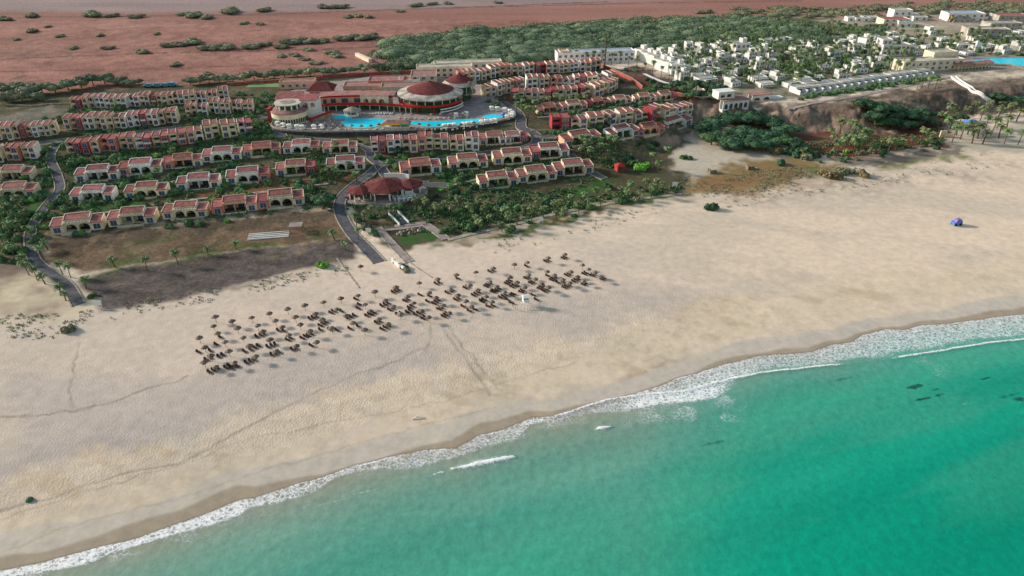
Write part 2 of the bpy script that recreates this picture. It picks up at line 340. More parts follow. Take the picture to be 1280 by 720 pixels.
    try: me.polygons.foreach_set('loop_total',np.full(len(q),4,np.int32))
    except Exception: pass
    me.polygons.foreach_set('use_smooth',np.ones(len(q),bool)); me.update(calc_edges=True)
    soil=np.clip(np.maximum(inl,np.maximum(zd,zc))+ss(430,470,Y)*.8,0,1); a3=me.attributes.new('soil','FLOAT','POINT'); a3.data.foreach_set('value',soil.astype(np.float32))
    at=me.attributes.new('tint','FLOAT_COLOR','POINT'); at.data.foreach_set('color',np.concatenate([C,np.clip(foot,0,1)[:,None]],1).astype(np.float32).ravel())
    o=bpy.data.objects.new('ground',me); COL.objects.link(o); o['kind']='structure'
    m,nn,l,b=newmat('ground'); b.inputs['Roughness'].default_value=.95; b.inputs['Specular IOR Level'].default_value=.1
    a=sock(nn,'ShaderNodeAttribute',attribute_name='tint'); ge=sock(nn,'ShaderNodeNewGeometry')
    def noise(sc_,det=6,rg=.6):
        x=sock(nn,'ShaderNodeTexNoise'); x.inputs['Scale'].default_value=sc_; x.inputs['Detail'].default_value=det; x.inputs['Roughness'].default_value=rg; l.new(ge.outputs['Position'],x.inputs['Vector']); return x
    x1=noise(.35,7,.7); x2=noise(3.2,4)
    mr=sock(nn,'ShaderNodeMapRange'); mr.inputs[1].default_value=.3; mr.inputs[2].default_value=.7; mr.inputs[3].default_value=.84; mr.inputs[4].default_value=1.13; l.new(x1.outputs[0],mr.inputs[0])
    hv=sock(nn,'ShaderNodeHueSaturation'); l.new(mr.outputs[0],hv.inputs['Value']); l.new(a.outputs['Color'],hv.inputs['Color'])
    so_=sock(nn,'ShaderNodeAttribute',attribute_name='soil'); x3=noise(.9,9,.75); m3=sock(nn,'ShaderNodeMapRange'); m3.inputs[1].default_value=.32; m3.inputs[2].default_value=.68; m3.inputs[3].default_value=.48; m3.inputs[4].default_value=1.5; l.new(x3.outputs[0],m3.inputs[0])
    mxs=sock(nn,'ShaderNodeMix',data_type='FLOAT'); mxs.inputs[2].default_value=1.0; l.new(so_.outputs['Fac'],mxs.inputs[0]); l.new(m3.outputs[0],mxs.inputs[3]); hv2=sock(nn,'ShaderNodeHueSaturation'); l.new(mxs.outputs[0],hv2.inputs['Value']); l.new(hv.outputs[0],hv2.inputs['Color']); l.new(hv2.outputs[0],b.inputs['Base Color'])
    vo=sock(nn,'ShaderNodeTexVoronoi'); vo.inputs['Scale'].default_value=2.0; l.new(ge.outputs['Position'],vo.inputs['Vector'])
    ml=sock(nn,'ShaderNodeMath',operation='MULTIPLY'); l.new(vo.outputs['Distance'],ml.inputs[0]); l.new(a.outputs['Alpha'],ml.inputs[1])
    ad=sock(nn,'ShaderNodeMath',operation='MULTIPLY_ADD'); l.new(x2.outputs[0],ad.inputs[0]); ad.inputs[1].default_value=.22; l.new(ml.outputs[0],ad.inputs[2])
    bp=sock(nn,'ShaderNodeBump'); bp.inputs['Strength'].default_value=.38; bp.inputs['Distance'].default_value=.2; l.new(ad.outputs[0],bp.inputs['Height']); l.new(bp.outputs[0],b.inputs['Normal'])
    me.materials.append(m)
build_ground()
# ================================================================== SEA
def build_sea():
    A=np.array(PZ(0,713)[:2]); B=np.array(PZ(1280,392)[:2]); T=(B-A)/np.linalg.norm(B-A); N=np.array([T[1],-T[0]])  # N seaward
    S=np.concatenate([np.arange(-1500,-60,60),np.arange(-60,345,.42),np.arange(345,2600,70)])
    def st(pts):
        r=[]
        for p in pts:
            q=np.array(PZ(*p)[:2])-A; r.append((q@T,q@N))
        r.sort(); r=np.array(r); return r[:,0],r[:,1]
    ws,wn=st(SHORE); fs,fn=st([(22,722),(110,710),(132,697),(160,687),(225,669),(260,662),(297,648),(312,636),(345,632),(372,626),(397,616),(422,598),(456,590),(485,590),(519,590),(550,580),(581,572),(612,560),(640,556),(650,551),(664,532),(700,527),(735,520),(790,518),(827,509),(860,506),(902,500),(916,488),(925,476),(952,466),(1024,458),(1070,454),(1135,445),(1185,437),(1235,429),(1280,424),(1400,404)])
    cs,cn=st([(640,535),(700,519),(759,500),(800,494),(856,489),(909,475),(952,466),(1024,458),(1070,454),(1135,445),(1185,437),(1235,429),(1280,424),(1400,404)])
    D=np.concatenate([np.arange(-5,26,.3),26+np.cumsum(np.geomspace(.35,2,60)),np.array([110,125,150,190,260,400,700,1500])])
    shore=np.interp(S,ws,wn)
    Sg,Dg=np.meshgrid(S,D); sh=Sg.shape; Dp=Dg+np.repeat(shore[None],len(D),0)*np.exp(-np.maximum(Dg,0)/30)   # grid follows the waterline near land
    X=(A[0]+T[0]*Sg+N[0]*Dp).ravel(); Y=(A[1]+T[1]*Sg+N[1]*Dp).ravel(); s=Sg.ravel(); nn_=Dp.ravel()
    wob=(fbm(X,Y,5,201,4)-.5)*1.6; o=nn_-np.interp(s,ws,wn)                         # metres seaward of the waterline
    fw=np.interp(s,fs,fn)-np.interp(s,ws,wn)                                        # width of the foam
    vis=proj_x(X,Y)
    # swell
    swl=.10*np.sin((nn_+3*fbm(X,Y,60,205))*.35+1.3*fbm(X,Y,40,207))*ss(6,30,o)*np.exp(-np.maximum(o-20,0)/160)
    crest=np.exp(-((nn_-np.interp(s,cs,cn)-wob*.4)/.55)**2)*ss(0,20,s-np.interp(0,[0,1],[170,170]))
    Z=.02+swl+.0
    # foam amount
    r=o/np.maximum(fw,.5)
    dens=np.interp(vis,[0,130,300,330,400,480,560,640,665,720,830,905,960,1060,1280],[.74,.70,.72,.64,.60,.56,.54,.56,.66,.52,.58,.64,.56,.60,.60])
    f=dens*ss(-.25,.25,o+wob*.5)*(1-ss(.72,1.12,r+wob*.16))
    f=np.maximum(f,.78*np.exp(-((o-.35+wob*.6)/.45)**2)*(.5+.45*ss(.35,.6,fbm(X,Y,6,211))))      # bright leading rim
    f=np.maximum(f,.50*ss(.2,.6,r)*(1-ss(1.3,2.8,r+wob*.3))*ss(.36,.62,fbm(X,Y,5,215))*(.55+.45*ss(.4,.6,fbm(X,Y,22,216))))
    rim=ss(640,700,vis)*np.interp(vis,[640,700,905,930,1040,1060,1110,1130,1300],[0,.9,1,1,1,.35,.35,1,1])
    f=np.maximum(f,rim*np.exp(-((nn_-np.interp(s,cs,cn)+wob*.35)/.45)**2))
    f=np.maximum(f,.75*ss(740,800,vis)*(1-ss(890,925,vis))*ss(-.2,.6,nn_-np.interp(s,cs,cn))*(1-ss(.65,1.1,(nn_-np.interp(s,cs,cn))/np.maximum(np.interp(s,fs,fn)-np.interp(s,cs,cn),.5)+wob*.12)))
    hgt=np.zeros(len(X))
    for (p0,p1,wd,amt) in [((566,586),(642,571),1.1,1.0),((536,594),(556,590),.35,.72),((746,537),(765,533),.7,1.0),((440,620),(492,606),.28,.56),((400,632),(440,622),.3,.5),((1195,508),(1215,503),.35,.55),((640,550),(745,535),.25,.35),((765,531),(880,512),.3,.42)]:
        a=np.array(PZ(*p0)[:2]); b=np.array(PZ(*p1)[:2]); dd,tt=pline(X,Y,[a,b],[0,1]); g=np.exp(-((np.abs(dd+wob*.9)+wob*.3)/(wd*(.35+.65*np.sin(np.pi*np.clip(tt,.04,.96)))))**2)*amt; f=np.maximum(f,g); g2=np.exp(-((np.abs(dd+wob*1.6)+wob*.3)/(wd*2.6*(.3+.7*np.sin(np.pi*np.clip(tt,.02,.98)))))**2)*.5*(amt>.6); f=np.maximum(f,g2); hgt+=.35*g*(amt>.9)
    hgt+=.22*rim*np.exp(-((nn_-np.interp(s,cs,cn))/.8)**2); Z=Z+hgt+.05*f
    # colour
    dd=o+ (fbm(s/5.0,nn_,7,221)-.5)*12*ss(6,30,o)
    stops=[0,3,8,14,24,38,60,90,150,400]; cols=np.array([lin(c) for c in [(160,148,130),(150,156,140),(128,158,142),(108,160,142),(82,158,138),(64,164,136),(34,160,134),(12,156,128),(4,150,122),(0,142,118)]])
    rs=np.interp(vis,[0,400,650,800,960,1280],[.85,.85,.95,.75,1.6,2.3])
    q=np.maximum(dd,0)*rs; C=np.stack([np.interp(q,stops,cols[:,k]) for k in range(3)],1)
    band=fbm(s/4.5,nn_,9,231,5); C*=(.88+.24*band)[:,None]
    bar=ss(.5,.7,fbm(s/6.0,nn_,9,241))*ss(14,30,o)*(1-ss(70,110,o)); bar*=1-ss(45,75,o); C=C*(1-.2*bar[:,None])+lin((100,170,146))*(.2*bar[:,None])
    for (px,py,rx,ry) in [(1148,483,3,.7),(1162,497,4,.4),(1170,487,3,.25),(1229,474,2,.4),(1262,494,2.6,.45),(1277,498,2.4,.6),(894,554,3,.5),(1150,500,2.5,.35),(1058,473,5,.3)]:     # weed patches
        c=PZ(px,py); u=(X-c[0]); v=(Y-c[1]); a_=.3; uu=(u*math.cos(a_)+v*math.sin(a_))/rx; vv=(-u*math.sin(a_)+v*math.cos(a_))/ry
        g=ss(1.3,.5,uu*uu+vv*vv+(fbm(X,Y,1.6,251)-.5)*4.5)*(.8 if px>1000 and py!=473 else .45); C=C*(1-g[:,None])+lin((22,62,58))*g[:,None]
    al=ss(-.6,.5,o+wob*.5)
    me=bpy.data.meshes.new('sea'); n=len(X); me.vertices.add(n); me.vertices.foreach_set('co',np.stack([X,Y,Z],1).astype(np.float32).ravel())
    i=np.arange(n).reshape(sh); q4=np.stack([i[:-1,:-1],i[1:,:-1],i[1:,1:],i[:-1,1:]],-1).reshape(-1,4)
    me.loops.add(q4.size); me.loops.foreach_set('vertex_index',q4.ravel().astype(np.int32)); me.polygons.add(len(q4)); me.polygons.foreach_set('loop_start',(np.arange(len(q4))*4).astype(np.int32))
    try: me.polygons.foreach_set('loop_total',np.full(len(q4),4,np.int32))
    except Exception: pass
    me.polygons.foreach_set('use_smooth',np.ones(len(q4),bool)); me.update(calc_edges=True)
    a1=me.attributes.new('tint','FLOAT_COLOR','POINT'); a1.data.foreach_set('color',np.concatenate([C,f[:,None]],1).astype(np.float32).ravel())
    a2=me.attributes.new('cover','FLOAT','POINT'); a2.data.foreach_set('value',al.astype(np.float32))
    ob=bpy.data.objects.new('sea',me); COL.objects.link(ob); ob['kind']='structure'
    m,ns,l,b=newmat('sea'); a=sock(ns,'ShaderNodeAttribute',attribute_name='tint'); cv=sock(ns,'ShaderNodeAttribute',attribute_name='cover'); ge=sock(ns,'ShaderNodeNewGeometry')
    def noise(sc_,det,st=None):
        x=sock(ns,'ShaderNodeTexNoise'); x.inputs['Scale'].default_value=sc_; x.inputs['Detail'].default_value=det; l.new(st or ge.outputs['Position'],x.inputs['Vector']); return x
    dist=noise(.9,4); mxv=sock(ns,'ShaderNodeMix',data_type='VECTOR'); mxv.inputs[0].default_value=.35; l.new(ge.outputs['Position'],mxv.inputs[4]); 
    va=sock(ns,'ShaderNodeVectorMath',operation='MULTIPLY_ADD'); l.new(dist.outputs['Color'],va.inputs[0]); va.inputs[1].default_value=(2.2,2.2,0); l.new(ge.outputs['Position'],va.inputs[2])
    def vor(sc_):
        x=sock(ns,'ShaderNodeTexVoronoi',feature='DISTANCE_TO_EDGE'); x.inputs['Scale'].default_value=sc_; l.new(va.outputs[0],x.inputs['Vector']); return x
    v1=vor(1.0); v2=vor(2.4); nz=noise(1.6,6)
    def math_(op,p,q):
        x=sock(ns,'ShaderNodeMath',operation=op)
        for k,u in enumerate((p,q)):
            if isinstance(u,(int,float)): x.inputs[k].default_value=u
            else: l.new(u,x.inputs[k])
        return x.outputs[0]
    e1=math_('SUBTRACT',1,math_('MULTIPLY',v1.outputs['Distance'],2.6)); e2=math_('SUBTRACT',1,math_('MULTIPLY',v2.outputs['Distance'],2.0))
    lace=math_('ADD',math_('ADD',math_('MULTIPLY',e1,.38),math_('MULTIPLY',e2,.27)),math_('MULTIPLY',nz.outputs[0],.45))     # 0..1.1
    th=math_('SUBTRACT',math_('ADD',lace,math_('MULTIPLY',a.outputs['Alpha'],1.05)),1.16)
    mr=sock(ns,'ShaderNodeMapRange',interpolation_type='SMOOTHSTEP'); mr.inputs[1].default_value=-.12; mr.inputs[2].default_value=.46; l.new(th,mr.inputs[0])
    gt=math_('MULTIPLY',mr.outputs[0],math_('GREATER_THAN',a.outputs['Alpha'],.06))
    mx=sock(ns,'ShaderNodeMix',data_type='RGBA'); l.new(gt,mx.inputs[0]); l.new(a.outputs['Color'],mx.inputs[6]); fr=sock(ns,'ShaderNodeValToRGB'); fr.color_ramp.elements[0].position=.15; fr.color_ramp.elements[0].color=(*L3(206,207,216),1); fr.color_ramp.elements[1].position=.95; fr.color_ramp.elements[1].color=(*L3(246,246,248),1); l.new(gt,fr.inputs[0]); l.new(fr.outputs[0],mx.inputs[7])
    rip=noise(.55,5); rip.inputs['Roughness'].default_value=.65; mrr=sock(ns,'ShaderNodeMapRange'); mrr.inputs[1].default_value=.3; mrr.inputs[2].default_value=.7; mrr.inputs[3].default_value=.86; mrr.inputs[4].default_value=1.12; l.new(rip.outputs[0],mrr.inputs[0])
    hv=sock(ns,'ShaderNodeHueSaturation'); l.new(mrr.outputs[0],hv.inputs['Value']); l.new(mx.outputs[2],hv.inputs['Color']); l.new(hv.outputs[0],b.inputs['Base Color'])
    mr2=sock(ns,'ShaderNodeMapRange'); mr2.inputs[3].default_value=.16; mr2.inputs[4].default_value=.8; l.new(gt,mr2.inputs[0]); l.new(mr2.outputs[0],b.inputs['Roughness']); b.inputs['IOR'].default_value=1.33; b.inputs['Specular IOR Level'].default_value=.3
    wv=noise(.3,5); bp=sock(ns,'ShaderNodeBump'); bp.inputs['Strength'].default_value=.6; bp.inputs['Distance'].default_value=.4; l.new(wv.outputs[0],bp.inputs['Height']); l.new(bp.outputs[0],b.inputs['Normal'])
    tr=sock(ns,'ShaderNodeBsdfTransparent'); ms=sock(ns,'ShaderNodeMixShader'); mxa=math_('MAXIMUM',cv.outputs['Fac'],gt); l.new(math_('MULTIPLY',mxa,math_('GREATER_THAN',cv.outputs['Fac'],.02)),ms.inputs[0]); l.new(tr.outputs[0],ms.inputs[1]); l.new(b.outputs[0],ms.inputs[2]); l.new(ms.outputs[0],ns['Material Output'].inputs[0])
    me.materials.append(m)
build_sea()
# ================================================================== MATERIALS
M={}
def walls(k,c,var=.10): M[k]=mat('plaster_'+k,c,.9,var,.5,.15,objvar=.07)
walls('cream',(236,220,196)); walls('white',(242,238,234)); walls('red',(174,72,78)); walls('pink',(218,142,132)); walls('peach',(230,184,158)); walls('sand',(216,200,178)); walls('chalk',(236,234,230),.06)
M['tile']=mat('roof_tile',(180,112,108),.9,.2,.8,.15,c2=(138,88,86),wave=('X',3.2,.30),objvar=.24)
M['tile_dark']=mat('shingle_roof',(128,70,68),.92,.2,.6,.12,c2=(100,54,54),wave=('Z',3.0,.25))
M['tile_pale']=mat('pale_roof_tile',(172,128,122),.92,.2,.4,.12,c2=(140,104,100))
M['flat']=mat('flat_roof',(206,196,184),.95,.16,.25,.1,objvar=.08)
M['flat_blue']=mat('metal_roof',(176,184,204),.6,.1,.2,.4)
M['glass']=mat('window_glass',(84,96,132),.12,.2,.3,.6,objvar=.25)  # blue of the reflected sky put into the base colour
M['frame']=mat('painted_frame',(214,210,204),.7,.05,1)
M['dark']=mat('dark_opening',(46,44,50),.9,.2,.5)
M['concrete']=mat('concrete',(172,162,150),.95,.2,.4)
M['stone']=mat('stone_wall',(150,134,116),.95,.3,.9,bump=.4)
M['retain']=mat('dark_retaining',(78,82,92),.95,.2,.4)
M['asphalt']=mat('asphalt',(104,102,108),.95,.15,.5,.1)
M['kerb']=mat('kerb_stone',(176,166,150),.95,.2,.8)
M['paving']=mat('paving',(166,150,146),.95,.15,.4)
M['redband']=mat('red_parapet',(190,48,46),.8,.1,.4)
M['redfade']=mat('faded_red',(176,92,84),.9,.15,.5)
M['pool']=mat('pool_water',(0,226,246),.2,.08,.35,.1,c2=(0,204,234))
M['thatch']=mat('thatch',(150,132,120),.98,.25,2.2,.05,c2=(108,94,86),objvar=.2)
M['wood']=mat('weathered_wood',(150,128,108),.95,.2,1.5)
M['lounge']=mat('dark_wicker',(72,52,50),.9,.2,3,.1,objvar=.2)
M['whitemetal']=mat('white_paint',(238,238,236),.6,.04,.8,.3)
M['canvas']=mat('white_canvas',(240,238,234),.9,.04,.8,.1,objvar=.05)
M['bark']=mat('bark',(112,92,76),.95,.3,1.6)
def leaf(k,c,c2,ov=.25): M[k]=mat('leaf_'+k,c,.75,.2,.09 if k=='wood' else .35,.2,c2=c2,objvar=ov)
leaf('palm',(129,150,98),(79,103,70)); leaf('palm2',(135,146,100),(83,94,68)); leaf('bush',(105,136,86),(62,91,62)); leaf('dark',(79,112,79),(49,75,59)); leaf('wood',(112,127,99),(84,101,79),.15); leaf('dry',(152,138,99),(98,89,65)); leaf('bright',(135,190,82),(89,138,61)); leaf('orange',(199,107,68),(131,77,53)); leaf('olive',(144,147,116),(106,108,89))  # wood and olive are paled, distance haze put into their colour
M['steel']=mat('grey_steel',(120,122,126),.5,.1,.5,.4,metal=.5)
M['bluep']=mat('blue_paint',(70,140,225),.4,.08,.6,.4); M['teal']=mat('teal_paint',(64,150,178),.35,.1,.5,.5); M['purple']=mat('violet_cloth',(150,120,200),.8,.1,.6); M['rubber']=mat('rubber',(30,30,32),.9,.1,1)
# ================================================================== HOUSE PROTOTYPES
def arch_wall(mb,x0,x1,z0,z1,y0,y1,ops,mi=0):
    """solid wall pierced by openings (xa,xb,zbottom,zspring,rise)"""
    x=x0
    for xa,xb,zb,zs,ri in ops:
        if xa>x: mb.box(x,xa,y0,y1,z0,z1,mi)
        if zb>z0: mb.box(xa,xb,y0,y1,z0,zb,mi)
        n=8 if ri>0 else 1
        for i in range(n):
            a,b=xa+(xb-xa)*i/n,xa+(xb-xa)*(i+1)/n
            f=lambda t: zs+ri*math.sqrt(max(0,1-((2*(t-xa)/(xb-xa))-1)**2))
            za,zb2=f(a),f(b)
            mb.hull([(a,y0,za),(b,y0,zb2),(b,y1,zb2),(a,y1,za)],[(a,y0,z1),(b,y0,z1),(b,y1,z1),(a,y1,z1)],mi)
        x=xb
    if x<x1: mb.box(x,x1,y0,y1,z0,z1,mi)
def window(par,x,y,z,w_,h_,name='window'):
    f=MB(); t=.12
    f.box(x-w_/2-t,x+w_/2+t,y-.06,y,z-t,z).box(x-w_/2-t,x+w_/2+t,y-.06,y,z+h_,z+h_+t).box(x-w_/2-t,x-w_/2,y-.06,y,z,z+h_).box(x+w_/2,x+w_/2+t,y-.06,y,z,z+h_).box(x-.04,x+.04,y-.07,y-.04,z,z+h_)
    o=f.build(name,M['frame'],par); MB().box(x-w_/2,x+w_/2,y-.035,y+.02,z,z+h_).build('pane',M['glass'],o); return o
def wedge(mb,x0,x1,y0,y1,z0,zf,zb,mi=0):
    mb.hull([(x0,y0,z0),(x1,y0,z0),(x1,y1,z0),(x0,y1,z0)],[(x0,y0,zf),(x1,y0,zf),(x1,y1,zb),(x0,y1,zb)],mi)
def wing(root,x0,x1,y0,y1,zf,zb,base=-1.2,name='wing_wall',roof='roof'):
    m=MB(); wedge(m,x0,x1,y0,y1,base,zf,zb)
    for a in (x0-.02,x1-.24): m.slope(a,a+.26,y0-.02,y1+.02,zf+.32,zb+.32,.5)
    m.box(x0+.24,x1-.24,y1-.2,y1+.015,zb-.3,zb+.42)
    o=m.build(name,M['cream'],root)
    r=MB(); r.slope(x0+.24,x1-.24,y0-.28,y1-.2,zf+.12,zb+.16,.1); r.box(x0+.2,x1-.2,y0-.33,y0-.27,zf-.08,zf+.13); r.build(roof,M['tile'],root); return o
def make_bungalow(arched,name='bungalow'):
    t=empty(name,(0,0,0))
    wing(t,-8.6,-4.4,-3.2,2.2,2.9,3.55); wing(t,4.4,8.6,-3.2,2.2,2.9,3.55)
    m=MB()
    if arched:
        arch_wall(m,-4.4,4.4,-1.2,3.25,-2.4,-2.0,[(-3.9,-.35,.05,1.35,1.25),(.35,3.9,.05,1.35,1.25)])
        m.box(-4.4,4.4,-2.0,-1.1,3.05,3.2); m.box(-4.4,4.4,-1.2,-1.0,3.2,3.95)
        for i in range(8): x=-3.9+i*7.8/7; m.box(x-.18,x+.18,-2.55,-1.2,3.27,3.43)
    else:
        arch_wall(m,-4.4,4.4,-1.2,3.35,-2.0,-1.7,[(-4.0,-.25,.05,2.8,0),(.25,4.0,.05,2.8,0)])
        m.box(-4.4,4.4,-1.7,-1.1,3.1,3.3); m.box(-4.4,4.4,-1.2,-1.0,3.3,3.95)
        for i in range(10): x=-4.0+i*8/9; m.box(x-.15,x+.15,-2.3,-1.2,3.37,3.5)
    m.box(-.12,.12,-2.0,.8,0,3.1); m.box(-4.4,4.4,.8,1.0,-1.2,3.6); m.box(-4.38,4.38,-2.0,.8,-1.2,.03)
    for a in (-4.42,4.16): wedge(m,a,a+.26,-1.0,2.2,3.0,3.95,4.6); m.slope(a,a+.26,-1.3,2.2,4.2,4.85,.5)
    m.box(-4.16,4.16,2.0,2.22,-1.2,4.95)
    m.build('centre_wall',M['cream'],t)
    r=MB(); r.slope(-4.14,4.14,-1.35,2.0,4.02,4.66,.12); r.build('centre_roof',M['tile'],t)
    for x in (-6.5,6.5): window(t,x,-3.2,.45 if arched else .2,2.2,1.8 if arched else 2.0)
    for x in (-2.1,2.1):
        d=MB(); d.box(x-1.1,x+1.1,.74,.8,.05,2.3); o=d.build('patio_door',M['glass'],t)
    p=MB(); p.box(-5.2,4.3,-4.7,-4.45,-1.2,.62); p.box(-5.2,-4.95,-4.45,-3.2,-1.2,.62); p.box(4.05,4.3,-4.45,-3.2,-1.2,.62); p.box(-4.95,4.05,-4.45,-2.4,-1.2,-.02); p.build('patio_wall',M['cream'],t)
    record(t); return t
def make_rowhouse(flip,arched,h=6.1,name='row_house'):
    t=empty(name,(0,0,0)); s=-1 if flip else 1
    X=lambda a,b:(min(s*a,s*b),max(s*a,s*b))
    a,b=X(-4.2,0); wing(t,a,b,-3.6,3,h-.2,h+.35,-2.5,'bay_wall','bay_roof')
    xm=(a+b)/2
    window(t,xm,-3.6,3.45,2.5,1.8); window(t,xm,-3.6,.3,2.5,2.0)
    a,b=X(0.02,4.2); m=MB()
    top=[(a+.45,b-.45,3.75,5.0 if not arched else 4.7,0 if not arched else .8)]
    low=[(a+.45,b-.45,.1,1.5 if arched else 2.2,1.0 if arched else 0)]
    arch_wall(m,a,b,-2.5,2.95,-2.5,-2.25,low); arch_wall(m,a,b,2.95,h-.1,-2.5,-2.25,top)
    m.box(a,b,-2.25,4,2.75,2.95); m.box(a,b,-.6,-.4,-2.5,2.75); m.box(a,b,-.6,-.4,2.95,h+.2); m.box(a,b,2.8,3,-2.5,h+.4)
    for q in (a,b-.25): wedge(m,q,q+.25,-2.25,2.8,-2.5,h-.1,h+.3); m.slope(q,q+.25,-2.6,3,h+.35,h+.8,.5)
    m.box(a,b,-2.25,-.4,-2.5,.05)
    m.build('loggia_wall',M['cream'],t)
    r=MB(); r.slope(a+.25,b-.25,-2.75,2.78,h+.1,h+.5,.12); r.build('loggia_roof',M['tile'],t)
    xm=(a+b)/2; d=MB(); d.box(xm-1.2,xm+1.2,-.66,-.6,.05,2.3); d.build('lower_door',M['glass'],t); d=MB(); d.box(xm-1.2,xm+1.2,-.66,-.6,3.0,5.2); d.build('upper_door',M['glass'],t)
    p=MB(); a2,b2=X(-4.0,-.3); p.box(a2,b2,-4.3,-4.15,2.7,3.5); p.box(a2,b2,-4.15,-3.6,2.7,2.85); p.box(a2,a2+.15,-4.15,-3.6,2.85,3.5); p.box(b2-.15,b2,-4.15,-3.6,2.85,3.5); p.build('balcony',M['cream'],t)
    record(t); return t
def make_white(kind):
    t=empty('white_house',(0,0,0)); m=MB()
    def block(x0,x1,y0,y1,z1,par=.45,z0=-1.5):
        m.box(x0,x1,y0,y1,z0,z1); roofs.append((x0,x1,y0,y1,z1))
        for q in ((x0-.01,x1+.01,y0-.01,y0+.22),(x0-.01,x1+.01,y1-.22,y1+.01),(x0-.01,x0+.22,y0+.22,y1-.22),(x1-.22,x1+.01,y0+.22,y1-.22)): m.box(*q,z1-.05,z1+par)
    roofs=[]; wins=[]
    if kind==0:
        block(-5,5,-3,5,3.2); block(-5,.5,-1,5,6.2); wins=[(-3,-3,.9),(0,-3,.9),(3,-3,.9),(-3.4,-1,3.9),(-1,-1,3.9)]
    elif kind==1:
        block(-4.5,4.5,-3.5,4,6.0); block(1.5,4.5,.5,4,8.0); wins=[(-2.8,-3.5,.8),(.2,-3.5,.8),(2.9,-3.5,.8),(-2.8,-3.5,3.8),(.2,-3.5,3.8),(2.9,-3.5,3.8)]
    elif kind==2:
        block(-6,6,-3,4,3.0); wins=[(-4.4,-3,.8),(-1.5,-3,.8),(1.5,-3,.8),(4.4,-3,.8)]
        p=MB()
        for x in (-5.6,-2.8,0,2.8,5.6): p.box(x-.13,x+.13,-5.2,-4.94,-1,2.5)
        p.box(-5.8,5.8,-5.3,-3.01,2.5,2.68); p.build('pergola',M['chalk'],t)
    elif kind==3:
        block(-8,8,-4,5,6.2); block(-8,-2,-2,5,9.0); wins=[(-6.2+2.5*i,-4,z) for i in range(6) for z in (.8,3.9)]+[(-6.2,-2,6.9),(-3.8,-2,6.9)]
    m.build('wall',M['chalk'],t)
    r=MB()
    for x0,x1,y0,y1,z1 in roofs: r.box(x0+.22,x1-.22,y0+.22,y1-.22,z1-.02,z1+.05)
    r.build('roof',M['flat'],t)
    for x,y,z in wins: window(t,x,y,z,1.5,1.5)
    record(t); return t
def make_terrace_unit():
    t=empty('terrace_house',(0,0,0)); m=MB(); m.box(-2.6,2.6,-1.5,4,-1.5,3.0); m.box(-2.62,-2.35,-5,-1.5,-1.5,2.3); m.box(2.35,2.62,-5,-1.5,-1.5,2.3); m.box(-2.35,2.35,-5,-4.8,-1.5,.8); m.box(-2.62,2.62,-1.52,-1.3,2.95,3.4); m.box(-2.62,2.62,3.8,4.02,2.95,3.4); m.build('wall',M['chalk'],t)
    MB().box(-2.6,2.6,-1.3,3.8,2.99,3.05).build('roof',M['flat'],t); MB().box(-1.6,1.6,-1.56,-1.5,.1,2.2).build('patio_door',M['glass'],t); record(t); return t
BUN=[make_bungalow(True),make_bungalow(False)]
ROW=[make_rowhouse(False,True),make_rowhouse(True,False),make_rowhouse(False,False,6.6),make_rowhouse(True,True,5.6)]
WH=[make_white(i) for i in range(4)]; TU=make_terrace_unit()
PROTO=BUN+ROW+WH+[TU]
OCC=[]      # (x,y,r) keep plants out of houses
def occupy(x,y,hx,rz):
    for k in (-.7,0,.7): OCC.append((x+math.cos(rz)*hx*k,y+math.sin(rz)*hx*k,4.6))
CN={'cream':'cream','white':'white','red':'crimson','pink':'pink','peach':'peach','sand':'sandy'}
def place_bungalow(p0,p1,lab,group,kind,c,c2=None,which=None):
    a=Vector(P(*p0)); b=Vector(P(*p1)); d=b-a; ln=d.xy.length; rz=math.atan2(d.y,d.x); n=Vector((-math.sin(rz),math.cos(rz),0)); s=ln/17.6; ctr=(a+b)/2+n*4.0*s
    z=(a.z+b.z)/2+.1; zz=max(.8,min(1.12,s*1.08))
    o=dup(BUN[kind],(ctr.x,ctr.y,z),rz,(s,zz,zz),{'wing_wall':M[c],'centre_wall':M[c if c not in('red','pink') else 'peach' if c=='pink' else 'cream'],'patio_wall':M['sand']},None,'bungalow',group)
    if c2:
        ws=sorted([k for k in bpy_children(o) if k.name.startswith('wing_wall')],key=lambda k:k.data.vertices[0].co.x); k=ws[which or 0]; k.material_slots[0].link='OBJECT'; k.material_slots[0].material=M[c2]; k['label']=CN[c2]+' side wing'
    o['label']=lab; occupy(ctr.x,ctr.y,ln/2,rz); return o
def bpy_children(o): return [c for c in CH.get(o.name,[])]
CH={}
_dup=dup
def dup(o,loc=None,rz=0,scale=None,mats=None,label=None,cat=None,group=None,parent=None,skip=()):
    c=o.copy(); COL.objects.link(c)
    if parent: c.parent=parent; CH.setdefault(parent.name,[]).append(c)
    else:
        c.location=loc; c.rotation_euler=(0,0,rz)
        if scale: c.scale=scale if hasattr(scale,'__len__') else (scale,)*3
    setp(c,label,cat,group); stem=o.name.split('.')[0]
    if mats and stem in mats and o.type=='MESH': c.material_slots[0].link='OBJECT'; c.material_slots[0].material=mats[stem]
    for k in KIDS[o.name]:
        if k.name.split('.')[0] not in skip: dup(k,mats=mats,parent=c,skip=skip)
    return c
